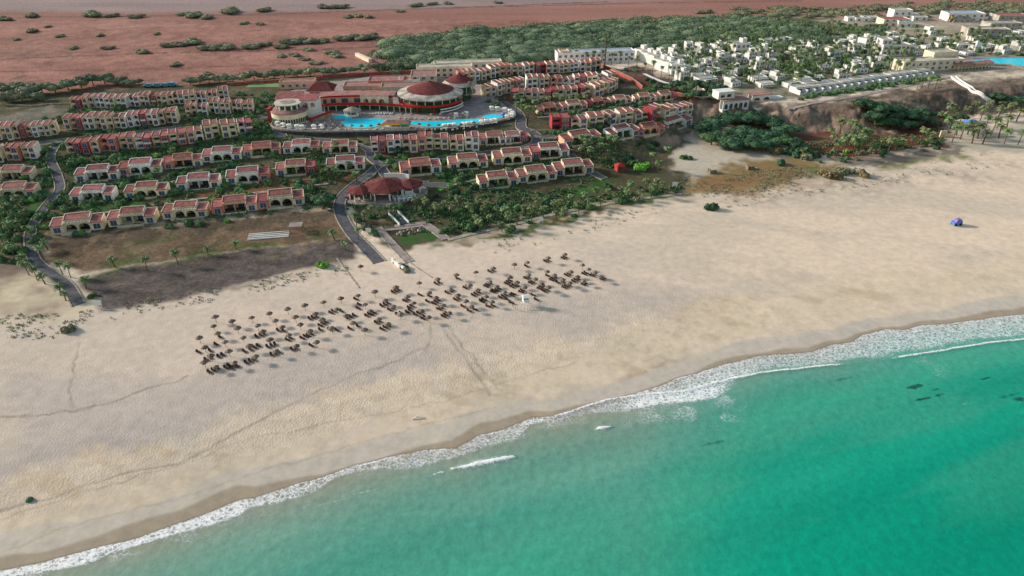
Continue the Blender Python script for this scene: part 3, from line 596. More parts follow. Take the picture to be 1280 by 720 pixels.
# ---------------------------------------------------------------- bungalows, traced unit by unit
BROWS=[('front row nearest the beach','bungalows in the front row',[((64,295),(131,287),1,'cream'),((135,285),(196,279),2,'cream'),((203,275.6),(260,272),1,'cream'),((265,269.6),(323,263.6),2,'pink','cream',1),((322,263.6),(382,256),1,'cream','pink',0)]),
('second row from the beach','bungalows in the second row',[((88,254),(143,251),2,'white'),((156,250),(210,245.5),1,'cream'),((221,239.5),(276,235),2,'white'),((283,232),(338,226.5),1,'white','pink',1),((345,221),(396,217),2,'cream','red',1),((408,214.5),(457,212.7),1,'white')]),
('third row from the beach','bungalows in the third row',[((94,229),(150,224),2,'white'),((148,221),(203,216),1,'white','pink',0),((205,213),(254,207),2,'pink','cream',1),((253,204),(303,200),1,'white'),((304,198),(352,193),2,'peach'),((354,193),(400,191),1,'white','peach',1),((403,192.5),(447,191.5),2,'cream')]),
('left of the grey side road','bungalows at the left edge',[((-12,228),(41,225),2,'cream'),((-12,251),(46,247),1,'sand')]),
('row just above the restaurant','bungalows above the restaurant road',[((501,221),(553,216),2,'peach','white',1),((561,213.6),(611,210),1,'cream'),((617,207),(666,203),1,'cream'),((664,199.6),(712.6,196),2,'white','red',0)]),
('row behind the palm belt','bungalows behind the palm belt',[((599,237.5),(649,232),2,'cream'),((648,230),(697,224.6),1,'cream'),((694,221),(743,217),2,'cream')]),
('lane below the kids pool','bungalows below the kids pool',[((599,182.5),(640,179),2,'sand'),((624,181),(661,177),2,'white','red',1)]),
('stone terrace at far right','bungalows on the right terrace',[((706,186),(753,177),2,'cream','peach',0),((763,175.5),(800,171),2,'white'),((797,171),(832,166.5),1,'pink'),((830,166.5),(870,160),2,'white')]),
('low row under red wall','bungalows under the right red wall',[((736,134.5),(762,131.5),2,'pink','red',0),((763,131.5),(790,129),1,'cream'),((793,128.5),(820,126.5),2,'cream'),((820,126.5),(847,124),1,'sand','red',1)]),
('low row behind palm lane','bungalows behind the palm lane',[((673,143.5),(704,140),2,'peach'),((703,140),(735,136.5),1,'cream')])]
for where,grp,us in BROWS:
    for i,u in enumerate(us):
        c=u[3]; c2=u[4] if len(u)>4 else None
        desc=CN[c]+(' bungalow with one %s wing'%CN[c2] if c2 else ' bungalow with red tile roofs')
        place_bungalow(u[0],u[1],'%s, %s from left, %s'%(desc,ordi(i),where),grp,u[2]-1,c,c2,u[5] if len(u)>5 else None)
# ---------------------------------------------------------------- two-storey rows
RROWS=[('farthest row at left','row houses in the farthest left row',[(88,138),(150,135),(222,132),(288,126)],'red cream white cream white white cream red cream white cream white cream white'),
('row beside the grey lot','row houses beside the grey lot',[(-22,179),(72,170)],'cream white cream red white cream'),
('row above the upper road','row houses along the upper road',[(80,165),(150,161),(223,155)],'cream red white cream white white red white cream'),
('row left of round tower','row houses left of the round tower',[(232,146),(318,141)],'peach white white cream cream cream'),
('row below the upper road','row houses in the long red row',[(82,194.5),(150,190),(220,183),(319,166.5)],'red red pink peach red red pink peach cream cream red'),
('row at left picture edge','row houses at the left edge',[(-14,204),(46,200.5)],'white pink white'),
('row below the pool terrace','row houses below the pool terrace',[(464,193),(530,189.5),(600,187)],'red white cream pink cream cream white'),
('rearmost row behind the domes','row houses in the rear right row',[(574,104),(612,99),(639,95.5),(724,89.5),(753,88.5)],'pink white cream white peach cream white red white cream white cream peach'),
('curved row right of domes','row houses in the upper curved row',[(609,123.5),(657,112.5),(705,110),(750,108),(773,104)],'cream white cream pink white cream peach white red cream white white'),
('row above the palm lane','row houses above the palm lane',[(638,128),(668,128.5),(724,126)],'red white red red cream'),
('slanting row by red wall','row houses by the red wall',[(726,124),(755,119),(776,111)],'red cream cream cream'),
('tall row at right end','row houses in the tall right row',[(690,164),(752,159.5),(774,156),(820,152.5),(866,144.5)],'red white cream white cream sand red cream white cream')]
k=0
for where,grp,pts,cs in RROWS:
    pts=[Vector(p) for p in PL(pts)]; cs=cs.split(); seg=[(b-a).xy.length for a,b in zip(pts,pts[1:])]; tot=sum(seg); n=len(cs); st=tot/n; kk={}
    for i in range(n):
        q=(i+.5)*st; j=0
        while j<len(seg)-1 and q>seg[j]: q-=seg[j]; j+=1
        d=(pts[j+1]-pts[j]); rz=math.atan2(d.y,d.x); nv=Vector((-math.sin(rz),math.cos(rz),0)); p=pts[j]+d*(q/seg[j])
        s=st/8.6; off=4.0+random.choice([-1.5,-.6,0,.5,1.4])+random.uniform(-.3,.3); p=p+nv*off; k+=1; kind=random.randrange(4)
        c=cs[i]; c2=random.choice(['cream','cream','white','sand',c]); z=HZ(p.x,p.y); z0=HZ(*(p-nv*4).xy)
        o=dup(ROW[kind],(p.x,p.y,min(z,z0+.6)+random.uniform(-.1,.25)),rz,(s*random.uniform(.88,.99),.9,random.uniform(.82,1.04)),{'bay_wall':M[c],'loggia_wall':M[c2],'balcony':M[random.choice([c,c2])]},None,'house',grp)
        cc='%s and %s'%(CN[c],CN[c2]) if c!=c2 else 'all %s'%CN[c]
        o['label']='%s two-storey house, %s from left, %s'%(cc,ordi(i),where); occupy(p.x,p.y,st/2,rz)
# ---------------------------------------------------------------- white town on the plateau (tile pixels / 5.805)
def J(x,y): return (880+x/5.805,20+y/5.805)
def K(x,y): return (1060+x/5.805,y/5.805)
def I_(x,y): return (700+x/5.805,40+y/5.805)
TOWN=[('left end of the white resort','white houses at its left end',[(I_(600,195),90,1),(I_(650,220),90,1),(I_(690,235),90,1),(I_(745,275),100,1),(I_(795,290),100,1),(I_(850,310),100,1),(I_(890,350),80,1),(I_(750,172),60,0),(I_(862,232),110,3),(I_(985,280),120,2),(I_(1040,300),110,0),(I_(830,165),60,1),(I_(960,140),90,0),(I_(1040,150),100,3),(I_(1100,262),70,0),(I_(1145,150),80,1),(I_(1200,215),110,3),(I_(1060,370),150,2)]),
('middle of the white resort','white houses in its middle',[(J(90,305),70,1),(J(150,348),90,3),(J(262,275),120,1),(J(330,262),90,0),(J(405,248),80,2),(J(265,345),95,0),(J(340,318),75,1),(J(425,305),95,1),(J(512,332),100,3),(J(100,392),70,0),(J(392,392),85,1),(J(522,388),95,0),(J(62,425),120,2),(J(430,440),85,2),(J(700,255),130,2),(J(820,255),95,0),(J(700,305),120,3),(J(742,335),170,2),(J(852,326),120,0),(J(940,322),150,3),(J(1042,292),90,2),(J(1140,286),110,0),(J(1000,205),90,2),(J(1100,198),80,0),(J(1180,225),85,1),(J(1250,172),60,2),(J(30,480),90,2),(J(400,482),120,2),(J(450,520),110,2),(J(60,545),110,2),(J(720,490),120,2),(J(770,520),120,2),(J(640,520),110,2),(J(1080,390),90,2),(J(1140,385),60,0)]),
('right end of the white resort','white houses at its right end',[(K(330,402),210,3),(K(260,360),120,0),(K(300,295),90,2),(K(395,290),70,2),(K(620,255),80,0),(K(80,395),110,2),(K(60,345),60,0),(K(330,260),60,2),(K(120,310),70,2),(K(590,360),90,2),(K(700,345),90,2),(K(840,345),90,2),(K(1010,365),160,2),(K(1255,365),90,0),(K(700,300),70,2),(K(120,480),70,2),(K(320,490),90,2),(K(170,270),60,2)])]
def more(us,poly,n,seed):
    g=random.Random(seed); xs=[p[0] for p in poly]; ys=[p[1] for p in poly]; k=0; c=0
    while c<n and k<4000:
        k+=1; px,py=g.uniform(min(xs),max(xs)),g.uniform(min(ys),max(ys))
        if not bool(inpoly(np.array([px]),np.array([py]),poly)[0]): continue
        if any(abs(q[0][0]-px)<(q[1]/5.805*.5+8) and abs(q[0][1]-py)<4.2 for q in us): continue
        us.append(((px,py),g.uniform(60,105),g.choice([2,2,0,2]))); c+=1
more(TOWN[0][2],[(830,66),(876,60),(880,112),(862,106),(850,90)],6,1); more(TOWN[1][2],[(880,60),(980,52),(1085,62),(1090,98),(1000,116),(882,116)],22,2); more(TOWN[2][2],[(1090,48),(1285,42),(1285,70),(1200,72),(1130,70),(1100,96),(1088,80)],18,3)
for where,grp,us in TOWN:
    us=sorted(us,key=lambda u:u[0][0])
    for i,(pp,wpx,kind) in enumerate(us):
        p=P(*pp); depth=p[1]*CP+(H0-p[2])*SP; wm=wpx/5.805/F*depth; wid=[10,9,12,16][kind]; s=wm/wid; rz=random.choice([0.1,.35,.5,.62])+random.uniform(-.05,.05)
        zz=min(1.1 if kind in (1,3) else .85,max(.68,s)); o=dup(WH[kind],(p[0],p[1]+3.2,HZ(p[0],p[1]+3)),rz,(min(s,1.5),zz,zz),{'wall':M['chalk']},None,'house',grp)
        o['label']='%s, %s from left, %s'%(['stepped white flat-roofed house','tall white cube house','low white house with pergola','large white stepped block'][kind],ordi(i),where); occupy(p[0],p[1]+3,wm/2,rz)
fr=[Vector(q) for q in PL([(1000,119.5),(1035,115),(1100,105),(1168,95)])]; seg=[(b-a).xy.length for a,b in zip(fr,fr[1:])]; n=int(sum(seg)/5.6)
for i in range(n):
    q=(i+.5)*sum(seg)/n; j=0
    while j<len(seg)-1 and q>seg[j]: q-=seg[j]; j+=1
    d=fr[j+1]-fr[j]; rz=math.atan2(d.y,d.x); p=fr[j]+d*(q/seg[j])+Vector((-math.sin(rz),math.cos(rz),0))*5.5
    dup(TU,(p.x,p.y,HZ(p.x,p.y)),rz,(1,1,random.uniform(.95,1.1)),None,'small white terrace house, %s from left along the cliff top'%ordi(i),'house','terrace houses along the cliff'); occupy(p.x,p.y,3,rz)
for o in PROTO: retire(o)
# ================================================================== ROADS, WALLS
def smooth(pts,n=6):
    q=[]; m=len(pts)
    for i in range(m-1):
        p0,p1,p2,p3=[np.array(pts[max(0,min(m-1,i+k))][:2]) for k in (-1,0,1,2)]
        for j in range(n):
            t=j/n; q.append(tuple(.5*((2*p1)+(-p0+p2)*t+(2*p0-5*p1+4*p2-p3)*t*t+(-p0+3*p1-3*p2+p3)*t**3)))
    q.append(tuple(pts[-1][:2])); return q
def offs(pts,d):
    r=[]; m=len(pts)
    for i in range(m):
        a=np.array(pts[max(i-1,0)]); b=np.array(pts[min(i+1,m-1)]); t=(b-a)/max(np.linalg.norm(b-a),1e-6); r.append((pts[i][0]-t[1]*d,pts[i][1]+t[0]*d))
    return r
def hts(pts): a=np.array(pts); return height(a[:,0],a[:,1])
def strip(mb,pts,z0,z1,t,mi=0):
    """continuous mitred wall of thickness t (centred) along pts; z0,z1 scalars or lists"""
    m=len(pts); z0=[z0]*m if np.isscalar(z0) else z0; z1=[z1]*m if np.isscalar(z1) else z1
    l=offs(pts,t/2); r=offs(pts,-t/2); b=len(mb.v)
    for i in range(m): mb.v+=[(l[i][0],l[i][1],z0[i]),(r[i][0],r[i][1],z0[i]),(r[i][0],r[i][1],z1[i]),(l[i][0],l[i][1],z1[i])]
    for i in range(m-1):
        for k in range(4):
            j=(k+1)%4; mb.f.append((b+i*4+k,b+i*4+j,b+i*4+4+j,b+i*4+4+k)); mb.m.append(mi)
    mb.f+=[(b+3,b+2,b+1,b),(b+(m-1)*4,b+(m-1)*4+1,b+(m-1)*4+2,b+(m-1)*4+3)]; mb.m+=[mi,mi]; return mb
ROADW=[]
def road(px,wid,name='road',m='asphalt',lift=.14,kerb=True):
    pts=smooth(PL(px)); l=offs(pts,wid/2); r=offs(pts,-wid/2); hl=hts(l); hr=hts(r); hc=hts(pts); z=np.maximum(hc,np.maximum(hl,hr))+lift; mb=MB(); b=0
    for i in range(len(pts)): mb.v+=[(l[i][0],l[i][1],z[i]),(r[i][0],r[i][1],z[i])]
    for i in range(len(pts)-1): mb.f.append((2*i,2*i+1,2*i+3,2*i+2)); mb.m.append(0)
    mb.build(name,M[m],kind='structure'); ROADW.append((pts,wid/2+.6))
    if kerb:
        for s in (1,-1):
            k=MB(); strip(k,offs(pts,s*(wid/2+.22)),list(z-.7),list(z+.16),.4); k.build('kerb',M['kerb'],kind='structure')
road([(98,381),(84,357),(62,341),(44,326),(38,306),(39,288),(50,268),(64,250),(75,236),(70,215),(63,198),(70,182)],3.3)
road([(-60,192),(20,185),(80,176),(150,169),(222,160),(280,153),(335,147),(352,172)],5)
road([(474,328),(458,311),(440,292),(426,268),(426,250),(440,234),(462,218),(474,206)],4.1)
road([(474,206),(520,201),(570,197),(620,191),(656,186),(671,178),(668,168),(652,160),(651,148),(644,138),(626,128)],4.8)
road([(474,206),(486,222),(512,229),(560,233)],4.2); road([(669,169),(690,172),(702,164)],3.6); road([(712,193),(724,203),(740,216),(756,224)],3.4)
road([(474,206),(464,198),(458,186),(420,177),(360,175)],3.6)
road([(472,285),(490,305),(512,328)],2.4,'path','paving'); road([(531,280),(544,289),(558,299)],2.6,'path','paving')
for p,wd_ in ([(100,239),(200,229),(300,216),(400,206),(446,203)],1.4),([(75,275),(150,263),(230,251),(330,240),(420,229)],1.6),([(602,114),(640,104),(700,98),(757,95)],1.8),([(672,147),(735,141),(822,132)],1.8),([(560,233),(640,215),(700,209),(714,198)],1.5),([(560,300),(640,281),(720,262),(790,250),(852,243)],2.0),([(985,136),(1030,127),(1095,116),(1165,101),(1192,97)],2.6),([(480,288),(500,286),(531,281)],2.0):
    road(p,wd_,'path','paving' if p[0][0]!=560 or p[0][1]!=300 else 'kerb',kerb=False)
def wall(px,h,t,m,name,label,cat='wall',base=.8,top=None):
    pts=smooth(PL(px),4); z=hts(pts); mb=MB(); c=np.array(pts).mean(0); q=[(a-c[0],b-c[1]) for a,b in pts]
    strip(mb,q,list(z-base),list(z+h),t); o=mb.build(name,M[m],loc=(c[0],c[1],0),label=label,cat=cat)
    if top:
        k=MB(); strip(k,q,list(z+h),list(z+h+.15),t+.15); k.build('coping',M[top],o)
    return o
wall([(747,82),(770,92),(790,102),(803,112)],2.0,.35,'redfade','boundary_wall','red boundary wall with pale coping running down beside the vacant dark plot',top='kerb')
wall([(845,119),(858,122),(868,126)],1.8,.35,'redfade','boundary_wall','short red wall at the end of the low right row',top='kerb')
wall([(404,97),(440,95),(496,92),(532,90)],1.6,.35,'redfade','boundary_wall','long low red boundary wall behind the hotel roofs',top='kerb')
wall([(284,107),(330,104),(385,101),(404,98)],1.6,.35,'redfade','boundary_wall','red boundary wall behind the green court at left',top='kerb')
wall([(706,189),(760,179),(820,169),(872,162)],.1,1.0,'stone','retaining_wall','rough stone retaining wall below the terrace at far right',base=2.2)
wall([(662,164),(700,163.5)],.5,.4,'kerb','retaining_wall','low pale wall under the palm lane houses')
wall([(601,193.5),(640,190),(663,183)],.5,.5,'kerb','retaining_wall','pale garden wall curving round the kids pool lane houses',base=1.5)
wall([(488,309),(505,322),(522,335),(540,347)],.18,.35,'kerb','beach_kerb','low pale kerb running across the sand beside the white benches',cat='kerb')
wall([(421,323),(435,341),(449,360)],.18,.45,'kerb','beach_kerb','low pale kerb running into the umbrella field from the road',cat='kerb')
wall([(80,262),(150,250),(222,243),(300,234),(400,224)],.3,.5,'stone','garden_wall','dark stone garden wall between the first and second bungalow rows',base=.8)
wall([(590,231),(660,220),(693,213)],.6,.4,'kerb','garden_wall','pale garden wall between bungalows above the palm belt')
wall([(0,131),(40,133),(60,131),(90,130)],.7,.4,'kerb','garden_wall','white low wall along the grey lot at left')
wall([(846,98),(836,104),(818,98),(805,92)],.1,2.2,'chalk','ramp_wall','broad white ramp wall on the slope below the white houses')
# ================================================================== HOTEL
ZT=12.0
def TZ(l,z=ZT): return [PZ(a,b,z)[:2] for a,b in l]
def closed(pts,n=5):
    m=len(pts); r=[]
    for i in range(m):
        p0,p1,p2,p3=[np.array(pts[(i+k)%m]) for k in (-1,0,1,2)]
        for j in range(n):
            t=j/n; r.append(tuple(.5*((2*p1)+(-p0+p2)*t+(2*p0-5*p1+4*p2-p3)*t*t+(-p0+3*p1-3*p2+p3)*t**3)))
    return r
front=TZ([(341,152),(339,158),(352,163),(392,165.5),(430,165),(470,164.5),(510,163.5),(560,160),(602,156),(626,151.5),(643,147),(645,142),(638,137)])
fr_=smooth(front,5); back=TZ([(618,122),(600,106),(545,96),(460,96),(405,104),(352,116),(343,140)])
ring_=fr_+[tuple(b) for b in back]; mb=MB(); mb.hull([(x,y,4) for x,y in ring_],[(x,y,ZT) for x,y in ring_]); o=mb.build('pool_terrace',[M['retain'],M['paving']],kind='structure')
o.data.polygons[len(o.data.polygons)-1].material_index=1
mb=MB(); strip(mb,offs(fr_,.3),ZT-.02,ZT+.7,.35); mb.build('terrace_parapet',M['kerb'],label='pale curved parapet along the edge of the pool terrace',cat='parapet')
def pool(outl,name,label,c='pool'):
    q=closed(TZ(outl),5); c0=np.array(q).mean(0); t=empty(name,(c0[0],c0[1],ZT),0,label,'pool'); loc=[(x-c0[0],y-c0[1]) for x,y in q]
    MB().quad([(x,y,.05) for x,y in loc]).build('water',M[c],t); r=loc+[loc[0]]; k=MB(); strip(k,r,-.02,.12,.55); k.build('coping',M['kerb'],t); return t
pool([(425,153.5),(432,150),(446,148.4),(460,148),(486,148.8),(503,151),(531,152),(555,151),(580,149.4),(597,148.2),(604,150.5),(597,153.6),(575,156.6),(555,158.6),(541,158.8),(524,157.5),(508,154.5),(497,155),(478,156.5),(466,159.3),(450,160.5),(434,158.5)],'swimming_pool','large bright turquoise winding pool in front of the red domed hotel')
pool([(415,148.3),(421,144.2),(430,143.6),(437,145.4),(441,148),(433,149.2)],'swimming_pool','small turquoise pool lagoon beside the grey roofed pool bar')
pool([(602,146),(606,143.6),(615,142.8),(624,143.4),(629,145.6),(625,148),(615,148.8),(606,148.2)],'kids_pool','pale blue oval kids pool at the right end of the terrace')
M['concrete_pale']=mat('pale_eave',(190,182,172),.9,.25,.25)
def DOME(cpx,label,r0,re,ze,hc,arc,lower,name):
    c=PZ(*cpx,ZT); t=empty(name,(c[0],c[1],ZT),0,label,'hotel building')
    MB().lathe([(r0,ze+1.5),(r0*.66,ze+1.5+hc*.38),(r0*.33,ze+1.5+hc*.74),(.8,ze+hc+1.5)],48).build('dome_roof',M['tile_dark'],t)
    MB().lathe([(.01,ze+hc+2.6),(.7,ze+hc+2.2),(1.0,ze+hc+1.4),(.8,ze+hc+1.1)],14).build('roof_cap',M['stone'],t)
    MB().lathe([(r0-.3,ze+1.52),(re-.6,ze+.2),(re,ze),(re,ze-.5),(r0-.3,ze-.5)],64).build('eave',M['concrete_pale'],t)
    MB().lathe([(re-3.2,-.3),(re-3.2,ze-.5)],48).build('glass_wall',M['dark'],t)
    MB().lathe([(re-.3,3.5),(re-.3,4.7),(re-.55,4.7),(re-.55,3.5),(re-.3,3.5)],48,a0=arc[0],a1=arc[1]).build('red_balcony',M['redband'],t)
    MB().lathe([(re-3.2,3.45),(re-.55,3.45),(re-.55,3.7),(re-3.2,3.7)],48).build('gallery_floor',M['concrete'],t)
    n=int(re*1.35)
    for i in range(n):
        a=2*math.pi*i/n
        MB().cyl((re-1.0)*math.cos(a),(re-1.0)*math.sin(a),3.7,ze-.45,.22,n=8).build('column',M['frame'],t)
        if i%2==0 and lower: MB().cyl((re-1.0)*math.cos(a),(re-1.0)*math.sin(a),0,3.5,.28,n=8).build('lower_column',M['redband' if math.sin(a)<0 else 'frame'],t)
    return t
d1=DOME((539,131.5),'hotel pavilion with broad red-brown cone roof, white eave ring and red balcony',12.4,17.4,7.2,4.0,(math.pi*.9,math.pi*1.95),True,'domed_hotel_building')
d2=DOME((575,122.5),'smaller cone roofed hotel pavilion behind the right side of the large dome',7.6,9.4,8.4,3.2,(math.pi*1.1,math.pi*1.5),False,'domed_hotel_building')
x,y=PZ(588,134,ZT)[:2]; mb=MB(); mb.box(-3,3,-3,3,0,6.8).box(-1,5,-4.6,-3,0,3.4); mb.build('red_block',M['red'],d1,loc=None); d1.children[-1].location=(x-d1.location.x,y-d1.location.y,0)
mb=MB(); mb.lathe([(17.9,.9),(17.9,1.5),(17.6,1.5),(17.6,.9),(17.9,.9)],20,a0=math.pi*1.62,a1=math.pi*1.93); mb.lathe([(17.9,2.3),(17.9,2.8),(17.6,2.8),(17.6,2.3),(17.9,2.3)],20,a0=math.pi*1.62,a1=math.pi*1.93); mb.build('white_railing',M['whitemetal'],d1)
# curved wing with the sweeping red band
c=PZ(455,128,ZT); t=empty('hotel_wing',(c[0],c[1],ZT),0,'long two-storey hotel wing with sweeping red band left of the large dome','hotel building')
def lo(l,z=ZT): return [(a-c[0],b-c[1]) for a,b in TZ(l,z)]
band=smooth(lo([(403,141),(415,139.2),(450,138.2),(480,139),(500,140.5),(516,142.5)]),5)
strip(MB(),band,3.0,4.2,.3).build('red_band',M['redband'],t)
m=MB(); strip(m,offs(band,1.6),2.7,3.0,3.2).build('gallery_floor',M['concrete'],t)
strip(MB(),offs(band,3.2),-.3,2.72,.3).build('lower_glazing',M['dark'],t)
for i in range(0,len(band),2): MB().cyl(band[i][0],band[i][1],-.2,2.75,.2,n=8).build('column',M['frame'],t)
inn=offs(band,3.6); up=inn[:18]; strip(MB(),up,3.0,6.4,.35).build('upper_wall',M['peach'],t)
for i in range(1,17,2):
    p=np.array(up[i]); q=np.array(up[i+1]); e_=MB(); strip(e_,offs([tuple(p),tuple(q)],-.22),3.4,5.6,.12); e_.build('window',M['glass'],t)
strip(MB(),offs(up,-.35),6.4,7.2,.5).build('roof_band',M['redband'],t)
poly=up+lo([(497,129),(470,128),(430,128.5),(402,130.5)]); MB().hull([(x,y,6.25) for x,y in poly],[(x,y,6.6) for x,y in poly]).build('roof',M['tile_pale'],t)
m=MB(); a=lo([(452,138),(487,138.6)]); p0,p1=np.array(a[0]),np.array(a[1]); L_=np.linalg.norm(p1-p0); arch_wall(m,0,L_,3,7.4,-.4,0,[(1.2,4.2,3.3,4.8,1.3),(5.4,8.4,3.3,4.8,1.3),(9.6,12.6,3.3,4.8,1.3)]); m.box(0,L_,0.01,5,3,3.2).box(0,L_,4.6,5,3.2,7.4); o=m.build('arched_front',M['cream'],t); ang=math.atan2(*(p1-p0)[::-1]); o.location=(p0[0],p0[1]+.5,0); o.rotation_euler=(0,0,ang)
MB().box(-.2,L_+.2,-.2,5.2,7.4,7.6).build('arched_front_roof',M['tile_pale'],o)
# low tiled service roofs behind
def block(px,wm,dm,h,m,rm,name,label,cat,rz=.08,par=.5,z=ZT-.2,wins=0):
    c=PZ(*px,z); t=empty(name,(c[0],c[1],z),rz,label,cat); b=MB().box(-wm/2,wm/2,0,dm,-2,h); q=.25
    for r in ((-wm/2-.01,wm/2+.01,-.01,q),(-wm/2-.01,wm/2+.01,dm-q,dm+.01),(-wm/2-.01,-wm/2+q,q,dm-q),(wm/2-q,wm/2+.01,q,dm-q)): b.box(*r,h-.02,h+par)
    b.build('wall',M[m],t); MB().box(-wm/2+q,wm/2-q,q,dm-q,h-.03,h+.06).build('roof',M[rm],t)
    for i in range(wins):
        x=-wm/2+(i+.5)*wm/wins
        for zz in ([.8] if h<5 else [.8,3.7]): window(t,x,0,zz,min(1.7,wm/wins*.5),1.5)
    return t
block((459,117),26,10,4.0,'peach','tile_pale','service_building','wide low building with pinkish roof behind the arched hotel front','hotel building',wins=6)
block((483,112),20,12,4.6,'pink','tile_pale','service_building','pink low hotel block with pale roof and water tank behind the wing','hotel building',wins=4)
block((512,110),12,9,4.2,'white','tile_pale','service_building','white edged open court block directly left of the large dome','hotel building',wins=3)
block((530,107.5),15,16,5.2,'sand','tile_pale','service_building','sandy block with broad pinkish roof behind the large dome','hotel building',wins=3)
block((504,120),24,10,4.8,'sand','tile_pale','service_building','long low roof joining the hotel wing to the large dome','hotel building',wins=4)
block((402,121),12,7,4.6,'cream','flat','service_building','pale flat roofed link between the hip roof and the hotel wing','hotel building',wins=3)
block((372,110.5),20,7,3.6,'peach','tile_pale','service_building','long low pink and cream hall beside the green court','hotel building',wins=5)
block((556,97),34,8,6.2,'cream','flat','apartment_block','long cream two-storey block with flat roof behind the domes','apartment block',wins=9,z=11.2)
block((586,92),42,8,6.4,'cream','flat','apartment_block','long pale block with plain back at the edge of the green wood','apartment block',rz=.16,wins=9,z=11.2)
block((745,78),52,9,6.4,'white','flat_blue','apartment_block','very long white block with bluish metal roof left of the white resort','apartment block',rz=.14,wins=14,z=11.2)
block((706,79),6,9,7.0,'peach','flat','apartment_block','small peach end block at the left end of the long bluish roof','apartment block',rz=.14,wins=1,z=11.2)
# hip roofed pavilion
c=PZ(402,127,ZT); t=empty('hip_roof_pavilion',(c[0],c[1],ZT),.05,'square pavilion with dark red hip roof between tower and hotel wing','hotel building')
MB().box(-6,6,-1,10,-.5,6.2).build('wall',M['peach'],t); MB().hull([(-7.4,-2.4,6.2),(7.4,-2.4,6.2),(7.4,11.4,6.2),(-7.4,11.4,6.2)],[(-2.5,4,9.8),(2.5,4,9.8),(2.5,5,9.8),(-2.5,5,9.8)]).build('hip_roof',M['tile_dark'],t)
for x in (-4.2,-1.4,1.4,4.2): window(t,x,-1,3.4,1.8,2.0)
MB().box(-6.6,6.6,-2.2,-1.9,2.7,3.3).build('white_rail',M['whitemetal'],t)
# round tower
c=PZ(363.5,150,ZT); t=empty('round_tower',(c[0],c[1],ZT),0,'round cream stone bastion with arcade of small arches and open pavilion on top','tower')
MB().lathe([(8.9,-6),(8.9,5.4)],48).build('drum_wall',M['cream'],t)
for i in range(22):
    a=math.pi*(1.03+.94*i/21); w_=MB(); n=6; pts=[(-.45,.6),(.45,.6),(.45,2.4)]+[(.45*math.cos(math.pi*k/n),2.4+.45*math.sin(math.pi*k/n)) for k in range(1,n)]+[(-.45,2.4)]
    f=lambda r:[(r*math.cos(a)-u*math.sin(a),r*math.sin(a)+u*math.cos(a),z) for u,z in pts]
    w_.hull(f(8.7),f(8.98)).build('arched_window',M['dark'],t)
MB().lathe([(9.1,5.1),(9.1,5.5),(6.6,6.6),(6.6,5.1),(9.1,5.1)],48).build('tile_skirt',M['tile_pale'],t)
MB().lathe([(.01,6.3),(6.6,6.35)],48).build('upper_floor',M['concrete'],t); MB().lathe([(4.6,6.3),(4.6,8.9)],32).build('inner_wall',M['dark'],t)
for i in range(12):
    a=2*math.pi*i/12; MB().box(-.3,.3,-.3,.3,6.3,8.9).build('pillar',M['whitemetal'],t,loc=(5.9*math.cos(a),5.9*math.sin(a),0),rz=a)
MB().lathe([(.01,9.35),(4,9.3),(6.7,9.15),(6.7,8.8),(.01,8.8)],48).build('roof',M['flat'],t); MB().lathe([(.01,9.5),(3.6,9.45),(3.7,9.2)],32).build('roof_disc',M['concrete'],t)
m=MB(); arch_wall(m,5.5,14,-.5,9.4,1.6,2.0,[(6.6,9.2,5.4,7.2,1.2),(10.4,12.6,5.9,7.3,1.0)]); m.box(5.5,14,2.0,9,-.5,5.0).box(5.5,14,8.6,9,5,9.4).box(13.6,14,2,8.6,5,9.4); m.build('arched_wing',M['chalk'],t)
MB().hull([(5.3,1.2,9.4),(14.2,1.2,9.4),(14.2,9.2,10.6),(5.3,9.2,10.6)],[(5.3,1.2,9.6),(14.2,1.2,9.6),(14.2,9.2,10.8),(5.3,9.2,10.8)]).build('wing_roof',M['tile'],t)
m=MB(); m.box(-8,5,6,13,-.5,9.0); m.build('rear_wing',M['white'],t); MB().hull([(-8.4,5.6,9),(5.2,5.6,9),(5.2,13.4,10.6),(-8.4,13.4,10.6)],[(-8.4,5.6,9.2),(5.2,5.6,9.2),(5.2,13.4,10.8),(-8.4,13.4,10.8)]).build('rear_roof',M['tile'],t)
MB().box(-10.2,-8.6,-3.2,2.2,-.5,6.6).build('red_corner',M['red'],t)
sb=smooth([(9,-1),(11.5,-3.4),(14,-3.6),(17,-1.5),(21,1)],5); strip(MB(),sb,[0.4+3.2*i/(len(sb)-1) for i in range(len(sb))],[1.5+3.2*i/(len(sb)-1) for i in range(len(sb))],.3).build('red_stair_wall',M['redband'],t); s2=offs(sb,1.6); strip(MB(),s2,-.2,[.5+3.2*i/(len(sb)-1) for i in range(len(sb))],2.6).build('stair',M['concrete'],t)
# pool bars
c=PZ(441,144,ZT); t=empty('pool_bar',(c[0],c[1],ZT),0,'round pool bar with grey cone roof on white posts beside the small lagoon','bar')
MB().lathe([(.05,4.6),(2.4,3.7),(4.6,2.7),(4.6,2.5),(.05,2.5)],24).build('roof',M['concrete'],t); MB().lathe([(3.0,0),(3.0,1.1),(3.4,1.15),(3.4,0)],24).build('counter',M['whitemetal'],t)
for i in range(8): a=2*math.pi*i/8; MB().cyl(4*math.cos(a),4*math.sin(a),0,2.6,.16,n=8).build('post',M['whitemetal'],t)
c=PZ(496,160.5,ZT); t=empty('pool_bar',(c[0],c[1],ZT),0,'pool bar with brown tiled roof and green and yellow fascia on the terrace edge','bar')
MB().hull([(-7,-1.6,2.6),(7,-1.6,2.6),(7,3.4,2.6),(-7,3.4,2.6)],[(-4.5,.6,4.0),(4.5,.6,4.0),(4.5,1.4,4.0),(-4.5,1.4,4.0)]).build('roof',M['tile_pale'],t)
